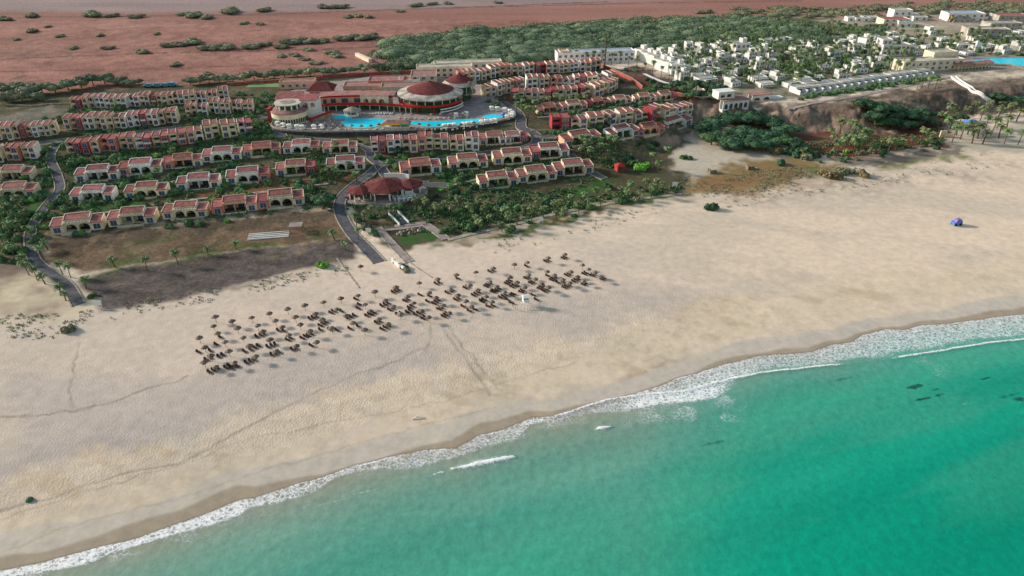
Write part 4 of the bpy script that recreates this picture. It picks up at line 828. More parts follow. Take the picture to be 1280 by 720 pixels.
M['greenp']=mat('green_paint',(60,170,90),.7,.1,.8); M['yellowp']=mat('yellow_paint',(226,186,70),.7,.1,.8)
MB().box(-7.1,2,-1.9,-1.65,2.1,2.7).build('yellow_fascia',M['yellowp'],t); MB().box(2.05,7.1,-1.9,-1.65,2.1,2.7).build('green_fascia',M['greenp'],t); MB().box(-6,6,-.8,2.8,0,1.1).build('counter',M['white'],t); MB().box(-6,6,2.4,2.8,1.1,2.6).build('back_wall',M['red'],t)
for x in (-6.4,-2.2,2.2,6.4): MB().cyl(x,-1.4,0,2.2,.14,n=8).build('post',M['whitemetal'],t)
# kids pool toy
c=PZ(629,147,ZT); t=empty('water_toy',(c[0],c[1],ZT),0,'blue mushroom shaped water toy at the rim of the kids pool','water toy'); MB().cyl(0,0,0,1.6,.25,n=10).build('stem',M['bluep'],t); MB().lathe([(.02,2.5),(.9,2.3),(1.6,1.5),(.2,1.5)],18).build('cap',M['bluep'],t,True)
# poolside cabanas, umbrellas
def make_cabana():
    t=empty('cabana',(0,0,0)); MB().hull([(-1.5,-1.5,2.3),(1.5,-1.5,2.3),(1.5,1.5,2.3),(-1.5,1.5,2.3)],[(-.9,-.9,2.75),(.9,-.9,2.75),(.9,.9,2.75),(-.9,.9,2.75)]).build('canopy',M['canvas'],t)
    for x in (-1.35,1.35):
        for y in (-1.35,1.35): MB().box(x-.07,x+.07,y-.07,y+.07,0,2.32).build('post',M['whitemetal'],t)
    MB().box(-1.2,1.2,-1.2,1.2,.25,.55).build('mattress',M['canvas'],t); MB().box(-1.42,1.42,1.28,1.34,.5,2.2).build('back_curtain',M['canvas'],t); record(t); return t
CAB=make_cabana()
cabs=[(348,157),(354,159),(362,160.5),(372,161.5),(378,161.8),(393,161.5),(402,161),(556,160.4),(562,159.9),(568,159.4),(579,158.4),(585,157.8),(590,157.2),(602,155.6),(608,154.8),(614,154.1),(619,153.4),(570,146.3),(583,144.6),(615,138),(622,138.6),(631,139.8),(638,142),(641,144.5),(640,147),(634,149)]
for i,p in enumerate(sorted(cabs)):
    q=PZ(*p,ZT); n=sorted(cabs).index(p); left=[a for a in sorted(cabs) if a[0]<410]; mid=[a for a in sorted(cabs) if 410<a[0]<611]; right=[a for a in sorted(cabs) if a[0]>=611]
    for g,wh in ((left,'below the round tower'),(mid,'along the right half of the large pool'),(right,'round the kids pool')):
        if p in g: dup(CAB,q,random.uniform(-.3,.3),.8,None,'white canopied cabana, %s from left %s'%(ordi(g.index(p)),wh),'cabana','white cabanas '+wh)
retire(CAB)
# beach restaurant
c=P(482,243.5); zR=c[2]+.5; t=empty('beach_restaurant',(c[0],c[1],zR),.0,'open beach restaurant with three joined red-brown polygonal roofs on white columns','restaurant')
def pav(cx,cy,r,ze,h,n,a0,over=1.2):
    E=[((r+over)*math.cos(a0+2*math.pi*i/n)+cx,(r+over)*math.sin(a0+2*math.pi*i/n)+cy) for i in range(n)]; m=MB(); b=[(x,y,ze) for x,y in E]
    for i in range(n): m.quad([b[i],b[(i+1)%n],(cx,cy,ze+h)]); m.quad([(b[i][0],b[i][1],ze-.25),(b[(i+1)%n][0],b[(i+1)%n][1],ze-.25),b[(i+1)%n],b[i]])
    m.quad([(x,y,ze-.25) for x,y in E[::-1]]); m.build('roof',M['tile_dark'],t)
    for i in range(n):
        a=a0+2*math.pi*i/n; MB().cyl(cx+r*math.cos(a),cy+r*math.sin(a),-.6,ze-.2,.28,n=10).build('column',M['whitemetal'],t)
def rel(px,py): q=P(px,py); return q[0]-c[0],q[1]-c[1]
pav(0,0,8.0,3.9,3.0,8,R(22.5)); lx,ly=rel(452,248); pav(lx,ly,4.6,3.4,2.0,8,R(22.5),1.0); rx,ry=rel(512,241); pav(rx,ry,5.0,3.5,2.2,8,R(22.5),1.0)
MB().lathe([(.01,.02),(11.5,.02),(11.5,-1.6)],40).build('floor',M['paving'],t); MB().lathe([(.01,.03),(7.6,.03),(7.6,-1.6)],30,cx=rx,cy=ry).build('side_floor',M['paving'],t); MB().lathe([(.01,.035),(6.8,.035),(6.8,-1.6)],30,cx=lx,cy=ly).build('side_floor',M['paving'],t)
MB().box(-6,6,3.5,7,0,3.6).build('kitchen_block',M['cream'],t); MB().box(-5,5,3.4,3.5,.9,2.6).build('serving_hatch',M['dark'],t)
MB().box(lx-5.2,lx-1.6,ly+.6,ly+3.8,-.6,3.3).build('red_wall',M['red'],t); MB().box(lx-4.8,lx-2.2,ly+.5,ly+.6,0,2.2).build('red_wall_door',M['glass'],t); MB().box(lx-6.2,lx-4.6,ly-1.5,ly-1.3,-.6,1.1).build('low_red_wall',M['red'],t)
MB().box(rx-1.2,rx+1.8,ry-4.6,ry-4.4,0,2.2).build('white_screen',M['chalk'],t); cw=MB(); cw.lathe([(13.2,0),(13.2,4.4),(12.8,4.4),(12.8,0)],16,cx=2,cy=-1,a0=R(58),a1=R(108)); cw.build('white_curved_wall',M['chalk'],t)
MB().lathe([(11.5,-1),(11.5,.75),(11.15,.75),(11.15,-1)],24,a0=R(205),a1=R(262)).build('terrace_wall',M['kerb'],t)
MB().lathe([(7.6,-1),(7.6,.7),(7.3,.7),(7.3,-1)],20,cx=rx,cy=ry,a0=R(230),a1=R(365)).build('terrace_wall',M['kerb'],t)
def make_table():
    t=empty('dining_set',(0,0,0)); MB().cyl(0,0,.70,.75,.5,n=12).build('table_top',M['canvas'],t); MB().cyl(0,0,0,.7,.06,n=6).build('table_leg',M['steel'],t)
    record(t); return t
def make_chair():
    t=empty('dining_chair',(0,0,0)); MB().box(-.24,.24,-.24,.24,.42,.48).build('seat',M['whitemetal'],t); MB().box(-.24,.24,.2,.25,.48,.95).build('backrest',M['whitemetal'],t)
    for x in (-.2,.2):
        for y in (-.2,.2): MB().box(x-.025,x+.025,y-.025,y+.025,0,.42).build('leg',M['whitemetal'],t)
    record(t); return t
TB=make_table(); CHR=make_chair(); tabs=[]
for px,py in [(489,249),(495,250.2),(500,251),(505,250.5),(510,250),(515,249.5),(519,248),(494,253.2),(500,254),(506,253.4),(512,252.8)]: q=P(px,py); tabs.append((q[0],q[1]))
tabs.sort(key=lambda q:proj((q[0],q[1],zR))[0])
for i,(x,y) in enumerate(tabs):
    dup(TB,(x,y,zR+.04),0,1.3,None,'round white dining table, %s from left on the restaurant terrace'%ordi(i),'table','dining tables on the restaurant terrace')
    for k in range(3):
        a=random.random()*.8+k*2.09; dup(CHR,(x+1.15*math.cos(a),y+1.15*math.sin(a),zR+.04),a-math.pi/2,1.2,None,'white dining chair round the %s terrace table from left'%ordi(i),'chair','chairs of terrace table %s'%ordi(i))
retire(TB); retire(CHR)
# stairs to the lawn, landing, rockery, white benches, boules court, signs
a=Vector(P(491,266.5)); b=Vector(P(505.5,281)); d=b-a; L_=d.xy.length; rz=math.atan2(d.y,d.x); t=empty('garden_stairs',tuple(a),rz,'wide garden stairs with white balustrades descending from the restaurant','stairs'); drop=b.z-a.z
st=MB(); n=10
for i in range(n): st.box(L_*i/n,L_*(i+1)/n,-1.6,1.6,-3,drop*i/n+.35)
st.build('steps',M['retain'],t)
for s in (-1,1):
    q=MB(); q.hull([(0,s*1.9-.2,-3),(L_,s*1.9-.2,-3),(L_,s*1.9+.2,-3),(0,s*1.9+.2,-3)],[(0,s*1.9-.2,.9),(L_,s*1.9-.2,drop+.9),(L_,s*1.9+.2,drop+.9),(0,s*1.9+.2,.9)]); q.build('balustrade',M['chalk'],t)
    for i in range(9): q=MB(); q.box(L_*(i+.35)/9,L_*(i+.65)/9,s*1.9-.26,s*1.9+.26,drop*(i+.5)/9+.85,drop*(i+.5)/9+1.15); q.build('baluster_cap',M['whitemetal'],t)
c=P(513,281); t=MB().box(-6,6,-1.2,1.2,-2,.25).build('landing_slab',M['paving'],loc=c,rz=.25,label='pale stone landing slab at the foot of the garden stairs',cat='landing')
rk=sorted([(497,293),(501,291),(506,290),(511,288.5),(516,288),(521,286.5),(526,285.5),(503,294),(513,292),(520,290.5),(529,288),(524,289)])
for i,p in enumerate(rk):
    q=P(*p); r=random.uniform(.6,1.1); m=MB(); m.lathe([(.02,r*.9),(r*.55,r*.8),(r*.95,r*.3),(r,-.4)],9)
    m.v=[(x*random.uniform(.75,1.25),y*random.uniform(.7,1.2),z*random.uniform(.8,1.2)) for x,y,z in m.v]; m.build('boulder',M[random.choice(['stone','kerb','wood'])],loc=q,rz=random.random()*6,label='rounded rockery boulder, %s from left below the landing slab'%ordi(i),cat='boulder',group='rockery boulders')
a=Vector(P(490.5,327)); b=Vector(P(505,338)); d=b-a; rz=math.atan2(d.y,d.x); L_=d.xy.length; t=empty('beach_wall',(a.x,a.y,min(a.z,b.z)),rz,'white stepped wall with small dark opening on the sand beside the walkway','wall')
for i in range(5): MB().box(L_*i/5+.05,L_*(i+1)/5-.05,-.35,.35,-.5,1.5-.1*i+(.25 if i%2==0 else 0)).build('wall_block',M['chalk'],t)
MB().box(L_*.12,L_*.2,-.4,-.36,0,.7).build('opening',M['dark'],t)
c=P(336,294.5); t=empty('boules_court',c,.17,'grey striped boules court with white kerbs on the brown lawn','court'); MB().box(-7.4,7.4,-2.2,2.2,-.3,.10).build('surface',M['concrete'],t)
for y in (-2.2,-.75,.75,2.2): MB().box(-7.4,7.4,y-.14,y+.14,-.3,.3).build('kerb',M['whitemetal'],t)
c=P(371,288); t=empty('pergola',c,.12,'small flat roofed timber pergola beside the boules court','pergola'); MB().box(-2.4,2.4,-1.9,1.9,2.4,2.55).build('roof',M['paving'],t)
for x in (-2.2,2.2):
    for y in (-1.7,1.7): MB().box(x-.1,x+.1,y-.1,y+.1,-.3,2.42).build('post',M['wood'],t)
def billboard(px,lab,w_=2.2,h_=1.5,rz=0):
    t=empty('sign',P(*px),rz,lab,'sign')
    for x in (-w_*.4,w_*.4): MB().box(x-.06,x+.06,-.06,.06,-.3,2.2).build('post',M['whitemetal'],t)
    MB().hull([(-w_/2,-.35,1.2),(w_/2,-.35,1.2),(w_/2,-.29,1.2),(-w_/2,-.29,1.2)],[(-w_/2,.0,1.2+h_),(w_/2,.0,1.2+h_),(w_/2,.06,1.2+h_),(-w_/2,.06,1.2+h_)]).build('panel',M['whitemetal'],t)
billboard((123.5,385),'white tilted sign board at the end of the left road',2.6,1.5,.15); billboard((461,293.5),'white sign board on the lawn left of the garden path',2,1.6); billboard((676,279),'small white sign beside the sandy path under the palms',1.8,1.3); billboard((843,234.5),'white sign on two posts beside the green verge',2.0,1.4)
# red hut, hill stairs, mast
c=P(774,213); t=empty('kiosk',c,.3,'small red kiosk hut with red hip roof among palms','kiosk'); MB().box(-1.7,1.7,-1.7,1.7,-.5,2.5).build('wall',M['red'],t); MB().hull([(-2.1,-2.1,2.5),(2.1,-2.1,2.5),(2.1,2.1,2.5),(-2.1,2.1,2.5)],[(-.4,-.4,3.5),(.4,-.4,3.5),(.4,.4,3.5),(-.4,.4,3.5)]).build('roof',M['redband'],t); MB().box(-.8,.8,-1.78,-1.7,.7,1.9).build('hatch',M['dark'],t)
pts=[Vector(q) for q in PL([(1191,97),(1199,103),(1209,109),(1219,116),(1230,122),(1241,129)])]; c=pts[0]; t=empty('cliff_stairs',tuple(c),0,'long white stairway running down the cliff to the beach','stairs'); sm=smooth([(p.x-c.x,p.y-c.y) for p in pts],4); hz=hts([(a+c.x,b+c.y) for a,b in sm])-c.z; hz=[float(v) for v in np.minimum.accumulate(hz)]
strip(MB(),sm,[h-2.5 for h in hz],[h+.3 for h in hz],2.4).build('steps',M['flat'],t)
for s in (-1,1): strip(MB(),offs(sm,s*1.35),[h-2.5 for h in hz],[h+1.2 for h in hz],.28).build('side_wall',M['chalk'],t)
c=P(755.5,88); t=empty('palm_mast',c,0,'tall phone mast disguised as a palm beside the vacant plot','mast'); hM=20; MB().cyl(0,0,-.5,hM,.45,.3,n=10).build('pole',M['bark'],t)
for z in (hM-.5,hM-4.5,hM-8):
    for k in range(3): a=k*2.1+z; MB().box(-.18,.18,.55,.8,z-1.1,z+1.1).build('antenna',M['steel'],t,loc=(0,0,0),rz=a)
m=MB()
for k in range(26): a=k*2.4; e=.9-k*.06; m.tube([(0,0,hM+.2),(math.cos(a)*1.3,math.sin(a)*1.3,hM+.2+1.3*e),(math.cos(a)*2.4,math.sin(a)*2.4,hM+.2+1.5*e-.5)],[.16,.2,.04],4)
m.build('fronds',M['palm'],t)
# villa on the cliff
c=P(947,131); t=empty('cliff_villa',(c[0],c[1],c[2]-1.0),.3,'white villa with arched front and turquoise plunge pool on the cliff edge','villa')
m=MB(); arch_wall(m,-22,-6,-4,4.6,-.4,0,[(-21+3*i,-18.8+3*i,.2,2.2,1.0) for i in range(5)]); m.box(-22,-6,2.6,3,-4,4.6).box(-22,-6,0,2.6,-4,.05); arch_wall(m,-2,11,-4,5.2,3.0,3.4,[(-.8,3.4,.6,2.4,1.5),(5.2,9.4,.6,2.4,1.5)]); m.box(-2,11,6.6,7,-4,5.2).box(-2,11,3.4,6.6,-4,.3); m.box(11,18,2.5,6.5,-4,3.2); m.build('wall',M['chalk'],t)
MB().box(-22.2,-5.8,-.6,9,4.6,4.85).build('roof',M['tile_pale'],t); MB().box(-2.2,11.2,2.8,9,5.2,5.5).build('roof',M['tile_pale'],t)
m=MB(); arch_wall(m,-23,-13,4.85,8.4,3.6,4.0,[(-21.6,-19,5.6,7.2,0),(-17.6,-15,5.6,7.2,0)]); m.box(-23,-13,9.6,10,4.85,8.4).box(-23,-22.6,4,9.6,4.85,8.4).box(-13.4,-13,4,9.6,4.85,8.4).box(-23.2,-12.8,3.4,10.2,8.4,8.7); m.build('roof_room',M['chalk'],t)
for x in (-19.9,-16.9,-13.9,-10.9,-7.9): MB().box(x-1.0,x+1.0,.5,.6,.1,2.9).build('arched_window',M['glass'],t)
for x in (1.3,7.3): MB().box(x-1.9,x+1.9,3.9,4.0,.6,3.6).build('arched_window',M['glass'],t)
m=MB(); m.box(-3,12,-4,3,-5,-.6).box(-3,12,-4.2,-4,-.6,.6).box(-3.2,-3,-4.2,3,-.6,.6); m.build('pool_deck',M['chalk'],t); MB().box(-2,10.5,-.2,2.6,-.6,.9).build('pool_tank',M['chalk'],t); MB().box(-1.8,10.3,0,2.4,.85,.95).build('pool_water',M['teal'],t)
# ---------------------------------------------------------------- buildings and works beyond the white town
block((1165,88.5),44,10,6.0,'cream','flat','clubhouse','large cream clubhouse with flat roofs above the cliff stairs','building',rz=.22,wins=9,z=11.2)
block((1178,83),18,9,8.6,'cream','flat','clubhouse','raised cream upper block behind the clubhouse front','building',rz=.22,wins=4,z=11.2)
c=P(1218,86.5); t=empty('pool_arcade',c,.3,'long pale arcade with tiled roof between clubhouse and resort pool','arcade'); m=MB(); m.box(-14,14,3,3.4,-2,3.2); m.build('back_wall',M['cream'],t); MB().slope(-14.4,14.4,-1,3.6,3.2,4.2,.2).build('roof',M['tile_pale'],t)
for i in range(11): MB().cyl(-13.5+2.7*i,-.4,-1,3.1,.22,n=8).build('column',M['cream'],t)
MB().box(-16,16,-3,-1.2,-3,.2).build('deck_edge',M['concrete'],t)
q=closed([p[:2] for p in [PZ(a,b,11.6) for a,b in [(1215,76.5),(1228,74),(1255,73.4),(1300,73.6),(1300,83),(1278,84),(1262,81.5),(1240,80.5),(1222,81)]]],4); c0=np.array(q).mean(0); t=empty('resort_pool',(c0[0],c0[1],12.0),0,'large turquoise pool of the white resort at the right picture edge','pool'); loc=[(x-c0[0],y-c0[1]) for x,y in q]
MB().quad([(x,y,.05) for x,y in loc]).build('water',M['pool'],t); k=MB(); strip(k,loc+[loc[0]],-.6,.2,.9); k.build('coping',M['kerb'],t); MB().hull([(x*1.22,y*1.4,-3) for x,y in loc],[(x*1.22,y*1.4,0) for x,y in loc]).build('pool_deck',M['paving'],t)
M['barec']=mat('bare_concrete',(186,180,172),.95,.2,.3)
block((1234,48),30,12,6.2,'barec','flat','unfinished_building','long grey unfinished concrete building at the work site','building',rz=-.12,wins=6,z=11.2)
block((1256,39),26,12,5.5,'barec','barec','unfinished_building','second grey concrete shell at the right picture edge','building',rz=.05,wins=5,z=11.2)
block((1120,33),22,12,5,'cream','tile','site_building','cream site building with orange tile roof left of the works','building',rz=.05,wins=4,z=11.2)
block((1131,34),12,9,4.4,'chalk','flat_blue','site_building','small white shed with blue roof beside the cream site building','shed',rz=.05,wins=2,z=11.2)
block((1127,24),16,10,7,'chalk','flat','site_building','white two-storey site office behind the cream site building','building',rz=.05,wins=3,z=11.2)
block((1207,27),30,14,6,'chalk','flat_blue','site_building','long pale warehouse beside the crane','warehouse',rz=0,wins=5,z=11.2)
block((1266,30),26,14,6,'barec','tile','site_building','grey warehouse with red roof at the right picture edge','warehouse',rz=0,wins=4,z=11.2)
for i,(px,py) in enumerate([(1068,27),(1078,27.5),(1088,26.5),(1150,26),(1140,23)]):
    block((px,py),12,7,3.2,'chalk','flat','site_cabin','white site cabin, %s from left beside the dirt yard'%ordi([0,1,2,4,3][i]),'cabin',rz=0,par=.2,wins=2,z=11.2)
c=P(1187,27); t=empty('crane',c,.4,'pale lattice construction crane leaning over the work site','crane'); MB().box(-1.4,1.4,-1.4,1.4,-.5,2).build('base',M['steel'],t)
m=MB()
for s in (-.5,.5): m.tube([(s,0,2),(s-9,0,16)],.14,4); m.tube([(s,.8,2),(s-9,.8,16)],.14,4)
for i in range(9): m.tube([(-.5-i,0,2+i*1.55),(.5-i-1,.8,2+(i+1)*1.55)],.1,4)
m.build('jib',M['steel'],t); MB().box(.4,2.6,-.9,.9,2,4).build('cab',M['yellowp'],t)
t=MB().hull([(-11,-9,-1),(11,-9,-1),(13,9,-1),(-12,9,-1)],[(-3,-2,6),(4,-2,5),(5,2,5.4),(-4,2,5.6)]).build('gravel_heap',M['concrete'],loc=P(1199,26),label='grey gravel heap beside the crane',cat='heap')
c=P(1219,62); t=empty('tent_pavilion',c,.2,'small white pavilion with pointed tent roof among palms','pavilion'); MB().box(-3.4,3.4,-3.4,3.4,-.5,2.8).build('wall',M['chalk'],t); MB().hull([(-4,-4,2.8),(4,-4,2.8),(4,4,2.8),(-4,4,2.8)],[(-.1,-.1,6.5),(.1,-.1,6.5),(.1,.1,6.5),(-.1,.1,6.5)]).build('tent_roof',M['canvas'],t)
# beach bar below the cliff
c=P(1212,158); t=empty('beach_hut',c,.2,'beach hut with bright blue roof among palms below the cliff','hut'); MB().box(-3,3,-2,2,-.5,2.4).build('wall',M['wood'],t); MB().hull([(-3.6,-2.6,2.4),(3.6,-2.6,2.4),(3.6,2.6,2.4),(-3.6,2.6,2.4)],[(-1.6,-.2,3.8),(1.6,-.2,3.8),(1.6,.2,3.8),(-1.6,.2,3.8)]).build('roof',M['bluep'],t)
c=P(1178,171); t=empty('ruined_wall',c,.0,'cream ruined wall stub at the edge of the red soil','wall'); MB().box(-1.6,1.6,-.4,.4,-.5,3.2).box(1.62,5,-.3,.3,-.5,1.6).build('masonry',M['cream'],t)
c=P(1239,170); t=empty('beach_shelter',c,.05,'long low white beach shelter right of the ruined wall','shelter'); MB().box(-7,7,-1,1,-.5,1.6).build('wall',M['chalk'],t); MB().box(-7.4,7.4,-1.6,1.4,1.6,1.8).build('roof',M['flat'],t)
wall([(1146,139),(1158,145),(1174,152)],1.0,.5,'kerb','garden_wall','pale wall descending the slope left of the blue hut')
for px,py,lab in ((890,216,'small pale ruined stone hut left on the orange grass'),(937,211,'small ruined pale hut right on the orange grass')):
    c=P(px,py); t=empty('ruin',c,.3,lab,'ruin'); MB().box(-1.6,1.6,-1.2,-.9,-.3,1.6).box(-1.6,-1.3,-.9,1.2,-.3,1.9).box(1.3,1.6,-.9,1.2,-.3,.9).build('walls',M['stone'],t); MB().box(1.9,3.4,-1.4,-.4,-.3,.5).build('rubble',M['kerb'],t)
# parked cars
def make_car():
    t=empty('parked_car',(0,0,0)); b=MB(); b.hull([(-2.2,-.85,.35),(2.2,-.85,.35),(2.2,.85,.35),(-2.2,.85,.35)],[(-2.15,-.82,.95),(2.1,-.82,.95),(2.1,.82,.95),(-2.15,.82,.95)]); b.hull([(-1.5,-.8,.95),(1.2,-.8,.95),(1.2,.8,.95),(-1.5,.8,.95)],[(-1.1,-.68,1.5),(.6,-.68,1.5),(.6,.68,1.5),(-1.1,.68,1.5)]); b.build('body',M['teal'],t)
    MB().hull([(-1.35,-.83,1.0),(1.05,-.83,1.0),(1.05,.83,1.0),(-1.35,.83,1.0)],[(-1.08,-.71,1.4),(.62,-.71,1.4),(.62,.71,1.4),(-1.08,.71,1.4)]).build('windows',M['glass'],t)
    for x in (-1.4,1.35):
        for y in (-.8,.8): w_=MB(); w_.hull([(x+.33*math.cos(k*.628),y-.1,.33+.33*math.sin(k*.628)) for k in range(10)],[(x+.33*math.cos(k*.628),y+.1,.33+.33*math.sin(k*.628)) for k in range(10)]); w_.build('wheel',M['rubber'],t)
    record(t); return t
CAR=make_car()
for i,(px,py) in enumerate([(187,109),(198,108.5),(208,108.4),(216,107.6)]): q=P(px,py); dup(CAR,(q[0],q[1],q[2]+.05),random.uniform(-.1,.2),1.45,None,'teal blue parked car, %s from left behind the farthest left row'%ordi(i),'car','cars parked behind the left rows')
retire(CAR)
c=P(340,106); t=MB().box(-14,14,-5,5,-.5,.12).build('sports_court',M['greenc'] if 'greenc' in M else mat('court_green',(120,150,104),.95,.1,.3),loc=c,rz=.05,label='pale green sports court behind the round tower',cat='court')
c=P(430,104); t=MB().box(-9,9,-5,5,-.5,.12).build('sports_court',t.data.materials[0],loc=c,rz=.05,label='smaller pale green court behind the hip roof',cat='court')
# light pole beam lying in the red plain
a=Vector(P(446,70)); b=Vector(P(463,78)); d=b-a; t=MB().box(0,d.xy.length,-1.2,1.2,-.3,2.2).build('field_wall',M['cream'],loc=tuple(a),rz=math.atan2(d.y,d.x),label='short pale wall standing alone on the red plain',cat='wall')
# ================================================================== PLANTS
def crown_arrays(lobes,n,size,g,inner=.86,jit=.45):
    lobes=np.array(lobes,float); wgt=(lobes[:,3]*lobes[:,4])**1.0; wgt/=wgt.sum(); k=g.choice(len(lobes),n,p=wgt); L_=lobes[k]
    u=g.normal(size=(n,3)); u[:,2]=np.abs(u[:,2])*.9-.25; u/=np.linalg.norm(u,axis=1)[:,None]
    pos=L_[:,:3]+u*L_[:,3:6]*g.uniform(.82,1.08+.1*(jit>.5),(n,1)); nr=u/L_[:,3:6]; nr/=np.linalg.norm(nr,axis=1)[:,None]; nr=nr+g.normal(size=(n,3))*jit; nr/=np.linalg.norm(nr,axis=1)[:,None]
    t=np.cross(nr,g.normal(size=(n,3))); t/=np.linalg.norm(t,axis=1)[:,None]; b=np.cross(nr,t); s=size*g.uniform(.55,1.3,(n,1)); t=t*s; b=b*s*.6
    V=np.stack([pos-t,pos-b,pos+t,pos+b],1).reshape(-1,3); Fq=np.arange(n*4).reshape(n,4)
    if inner:
        na,nb=9,5; vs=[];fs=[];o=len(V)
        for l in lobes:
            ph=np.linspace(-.35,1,nb)*math.pi/2; th=np.arange(na)*2*math.pi/na
            for p in ph:
                r=inner*g.uniform(.85,1.08,na); vs+= [(l[0]+l[3]*r[i]*math.cos(p)*math.cos(th[i]),l[1]+l[4]*r[i]*math.cos(p)*math.sin(th[i]),l[2]+l[5]*inner*math.sin(p)) for i in range(na)]
            for a in range(nb-1):
                for i in range(na): fs.append((o+a*na+i,o+a*na+(i+1)%na,o+(a+1)*na+(i+1)%na,o+(a+1)*na+i))
            o+=na*nb
        V=np.concatenate([V,np.array(vs)]); Fq=np.concatenate([Fq,np.array(fs)])
    return V,Fq
def quadmesh(name,V,Fq,m):
    me=bpy.data.meshes.new(name); me.vertices.add(len(V)); me.vertices.foreach_set('co',V.astype(np.float32).ravel()); me.loops.add(Fq.size); me.loops.foreach_set('vertex_index',Fq.astype(np.int32).ravel()); me.polygons.add(len(Fq)); me.polygons.foreach_set('loop_start',(np.arange(len(Fq))*4).astype(np.int32))
    try: me.polygons.foreach_set('loop_total',np.full(len(Fq),4,np.int32))
    except Exception: pass
    me.update(calc_edges=True); me.materials.append(m); return me
def cloud(name,lobes,n,size,m,parent=None,seed=1,inner=.86):
    V,Fq=crown_arrays(lobes,n,size,np.random.default_rng(seed),inner); o=bpy.data.objects.new(name,quadmesh(name,V,Fq,M[m])); COL.objects.link(o); o.parent=parent; return o
def make_tree(r,h,m,seed,n=1100,size=.42):
    g=random.Random(seed); t=empty('tree',(0,0,0)); lob=[]; tr=MB(); th=h*.42
    tr.tube([(0,0,-.5),(.1,0,th*.5),(.05,.1,th)],[.32,.24,.18],7)
    for i in range(g.randint(6,8)):
        a=i*2.4+g.random(); d=r*g.uniform(.35,.68) if i else 0; q=r*g.uniform(.34,.55); c=(d*math.cos(a),d*math.sin(a),h*g.uniform(.5,.74)); lob.append((*c,q,q*g.uniform(.8,1.1),q*g.uniform(.5,.75)))
        tr.tube([(.05,.1,th),(c[0]*.5,c[1]*.5,th+(c[2]-th)*.6),c],[.15,.1,.04],5)
    tr.build('trunk',M['bark'],t); cloud('crown',lob,n,size,m,t,seed); record(t); return t
def make_shrub(r,m,seed,n=420,size=.26):
    g=random.Random(seed); t=empty('shrub',(0,0,0)); lob=[(g.uniform(-.6,.6)*r,g.uniform(-.6,.6)*r,r*.25,r*g.uniform(.4,.65),r*g.uniform(.4,.65),r*g.uniform(.4,.7)) for _ in range(5)]
    st=MB()
    for i in range(3): st.tube([(0,0,-.3),(lob[i][0]*.6,lob[i][1]*.6,r*.3)],[.06,.03],5)
    st.build('stem',M['bark'],t); cloud('foliage',lob,n,size,m,t,seed); record(t); return t
def make_palm(h,fl,nf,m,seed,tr_=.2,droop=1.0,skirt=False):
    g=random.Random(seed); t=empty('palm_tree',(0,0,0)); bx,by=g.uniform(-.5,.5),g.uniform(-.5,.5)
    MB().tube([(0,0,-.6),(bx*.3,by*.3,h*.4),(bx*.8,by*.8,h*.8),(bx,by,h)],[tr_*1.5,tr_*1.05,tr_*.9,tr_],7).build('trunk',M['bark'],t)
    mb=MB()
    for i in range(nf):
        a=i*2.39996+g.uniform(-.2,.2); el=g.uniform(-.25,1.15) if i>nf*.25 else g.uniform(.8,1.35); L_=fl*g.uniform(.8,1.1); pts=[]; x=0;z=0; e=el
        for k in range(8): pts.append((x,z)); x+=L_/7*math.cos(e); z+=L_/7*math.sin(e); e-=droop*(.20+.10*k*.5)
        ca,sa=math.cos(a),math.sin(a)
        W=lambda x,y,z:(bx+x*ca-y*sa,by+x*sa+y*ca,h+z)
        for k in range(7):
            (x0,z0),(x1,z1)=pts[k],pts[k+1]; wd=fl*.20*(math.sin(math.pi*min(1,(k+.9)/7.6)))**.7
            for s in (-1,1):
                for q in (0,.5):
                    xa,za=x0+(x1-x0)*q,z0+(z1-z0)*q; xb,zb=x0+(x1-x0)*(q+.36),z0+(z1-z0)*(q+.36)
                    mb.quad([W(xa,0,za),W(xb,0,zb),W(xb+wd*.45,s*wd,zb-wd*.42),W(xa+wd*.4,s*wd,za-wd*.45)])
    mb.build('crown',M[m],t)
    if skirt:
        sk=MB(); sk.cyl(bx*.9,by*.9,h-1.6,h-.1,.3,.55,n=9); sk.build('dry_skirt',M['dry'],t)
    record(t); return t
PA=[make_palm(6.5,2.9,24,'palm',1,.17),make_palm(5.0,2.6,28,'palm2',2,.22),make_palm(8.5,2.7,26,'palm',3,.16,1.15),make_palm(3.0,2.2,20,'palm',4,.18,.9)]
PT=[make_palm(11,2.4,28,'palm',5,.2,1.1,True),make_palm(8.5,2.5,28,'palm',6,.2,1.1,True)]
TR=[make_tree(5.2,6.5,'dark',11),make_tree(4.6,5.5,'bush',12),make_tree(5.8,6.0,'dark',13),make_tree(5,5.5,'wood',14),make_tree(5.6,4.8,'olive',15)]
SH=[make_shrub(1.5,'bush',21),make_shrub(1.3,'olive',22),make_shrub(1.7,'dark',23),make_shrub(1.2,'bright',24,260),make_shrub(1.6,'dry',25,300)]
def free(x,y,r=0,road_ok=False):
    for a,b,c in OCC:
        if (a-x)**2+(b-y)**2<(c+r)**2: return False
    if not road_ok:
        for pts,w_ in ROADW:
            for q in pts:
                if (q[0]-x)**2+(q[1]-y)**2<(w_+r+.4)**2: return False
    return True
SPOTS={}
def plant(pr,p,scale,key):
    """queue a plant; labels are given per place once all of them are known"""
    SPOTS.setdefault(key,[]).append((pr,p,scale))
def at(px,py): return P(px,py)
KIND={'palm':('palm','palm tree'),'tree':('tree','tree'),'shrub':('shrub','shrub')}
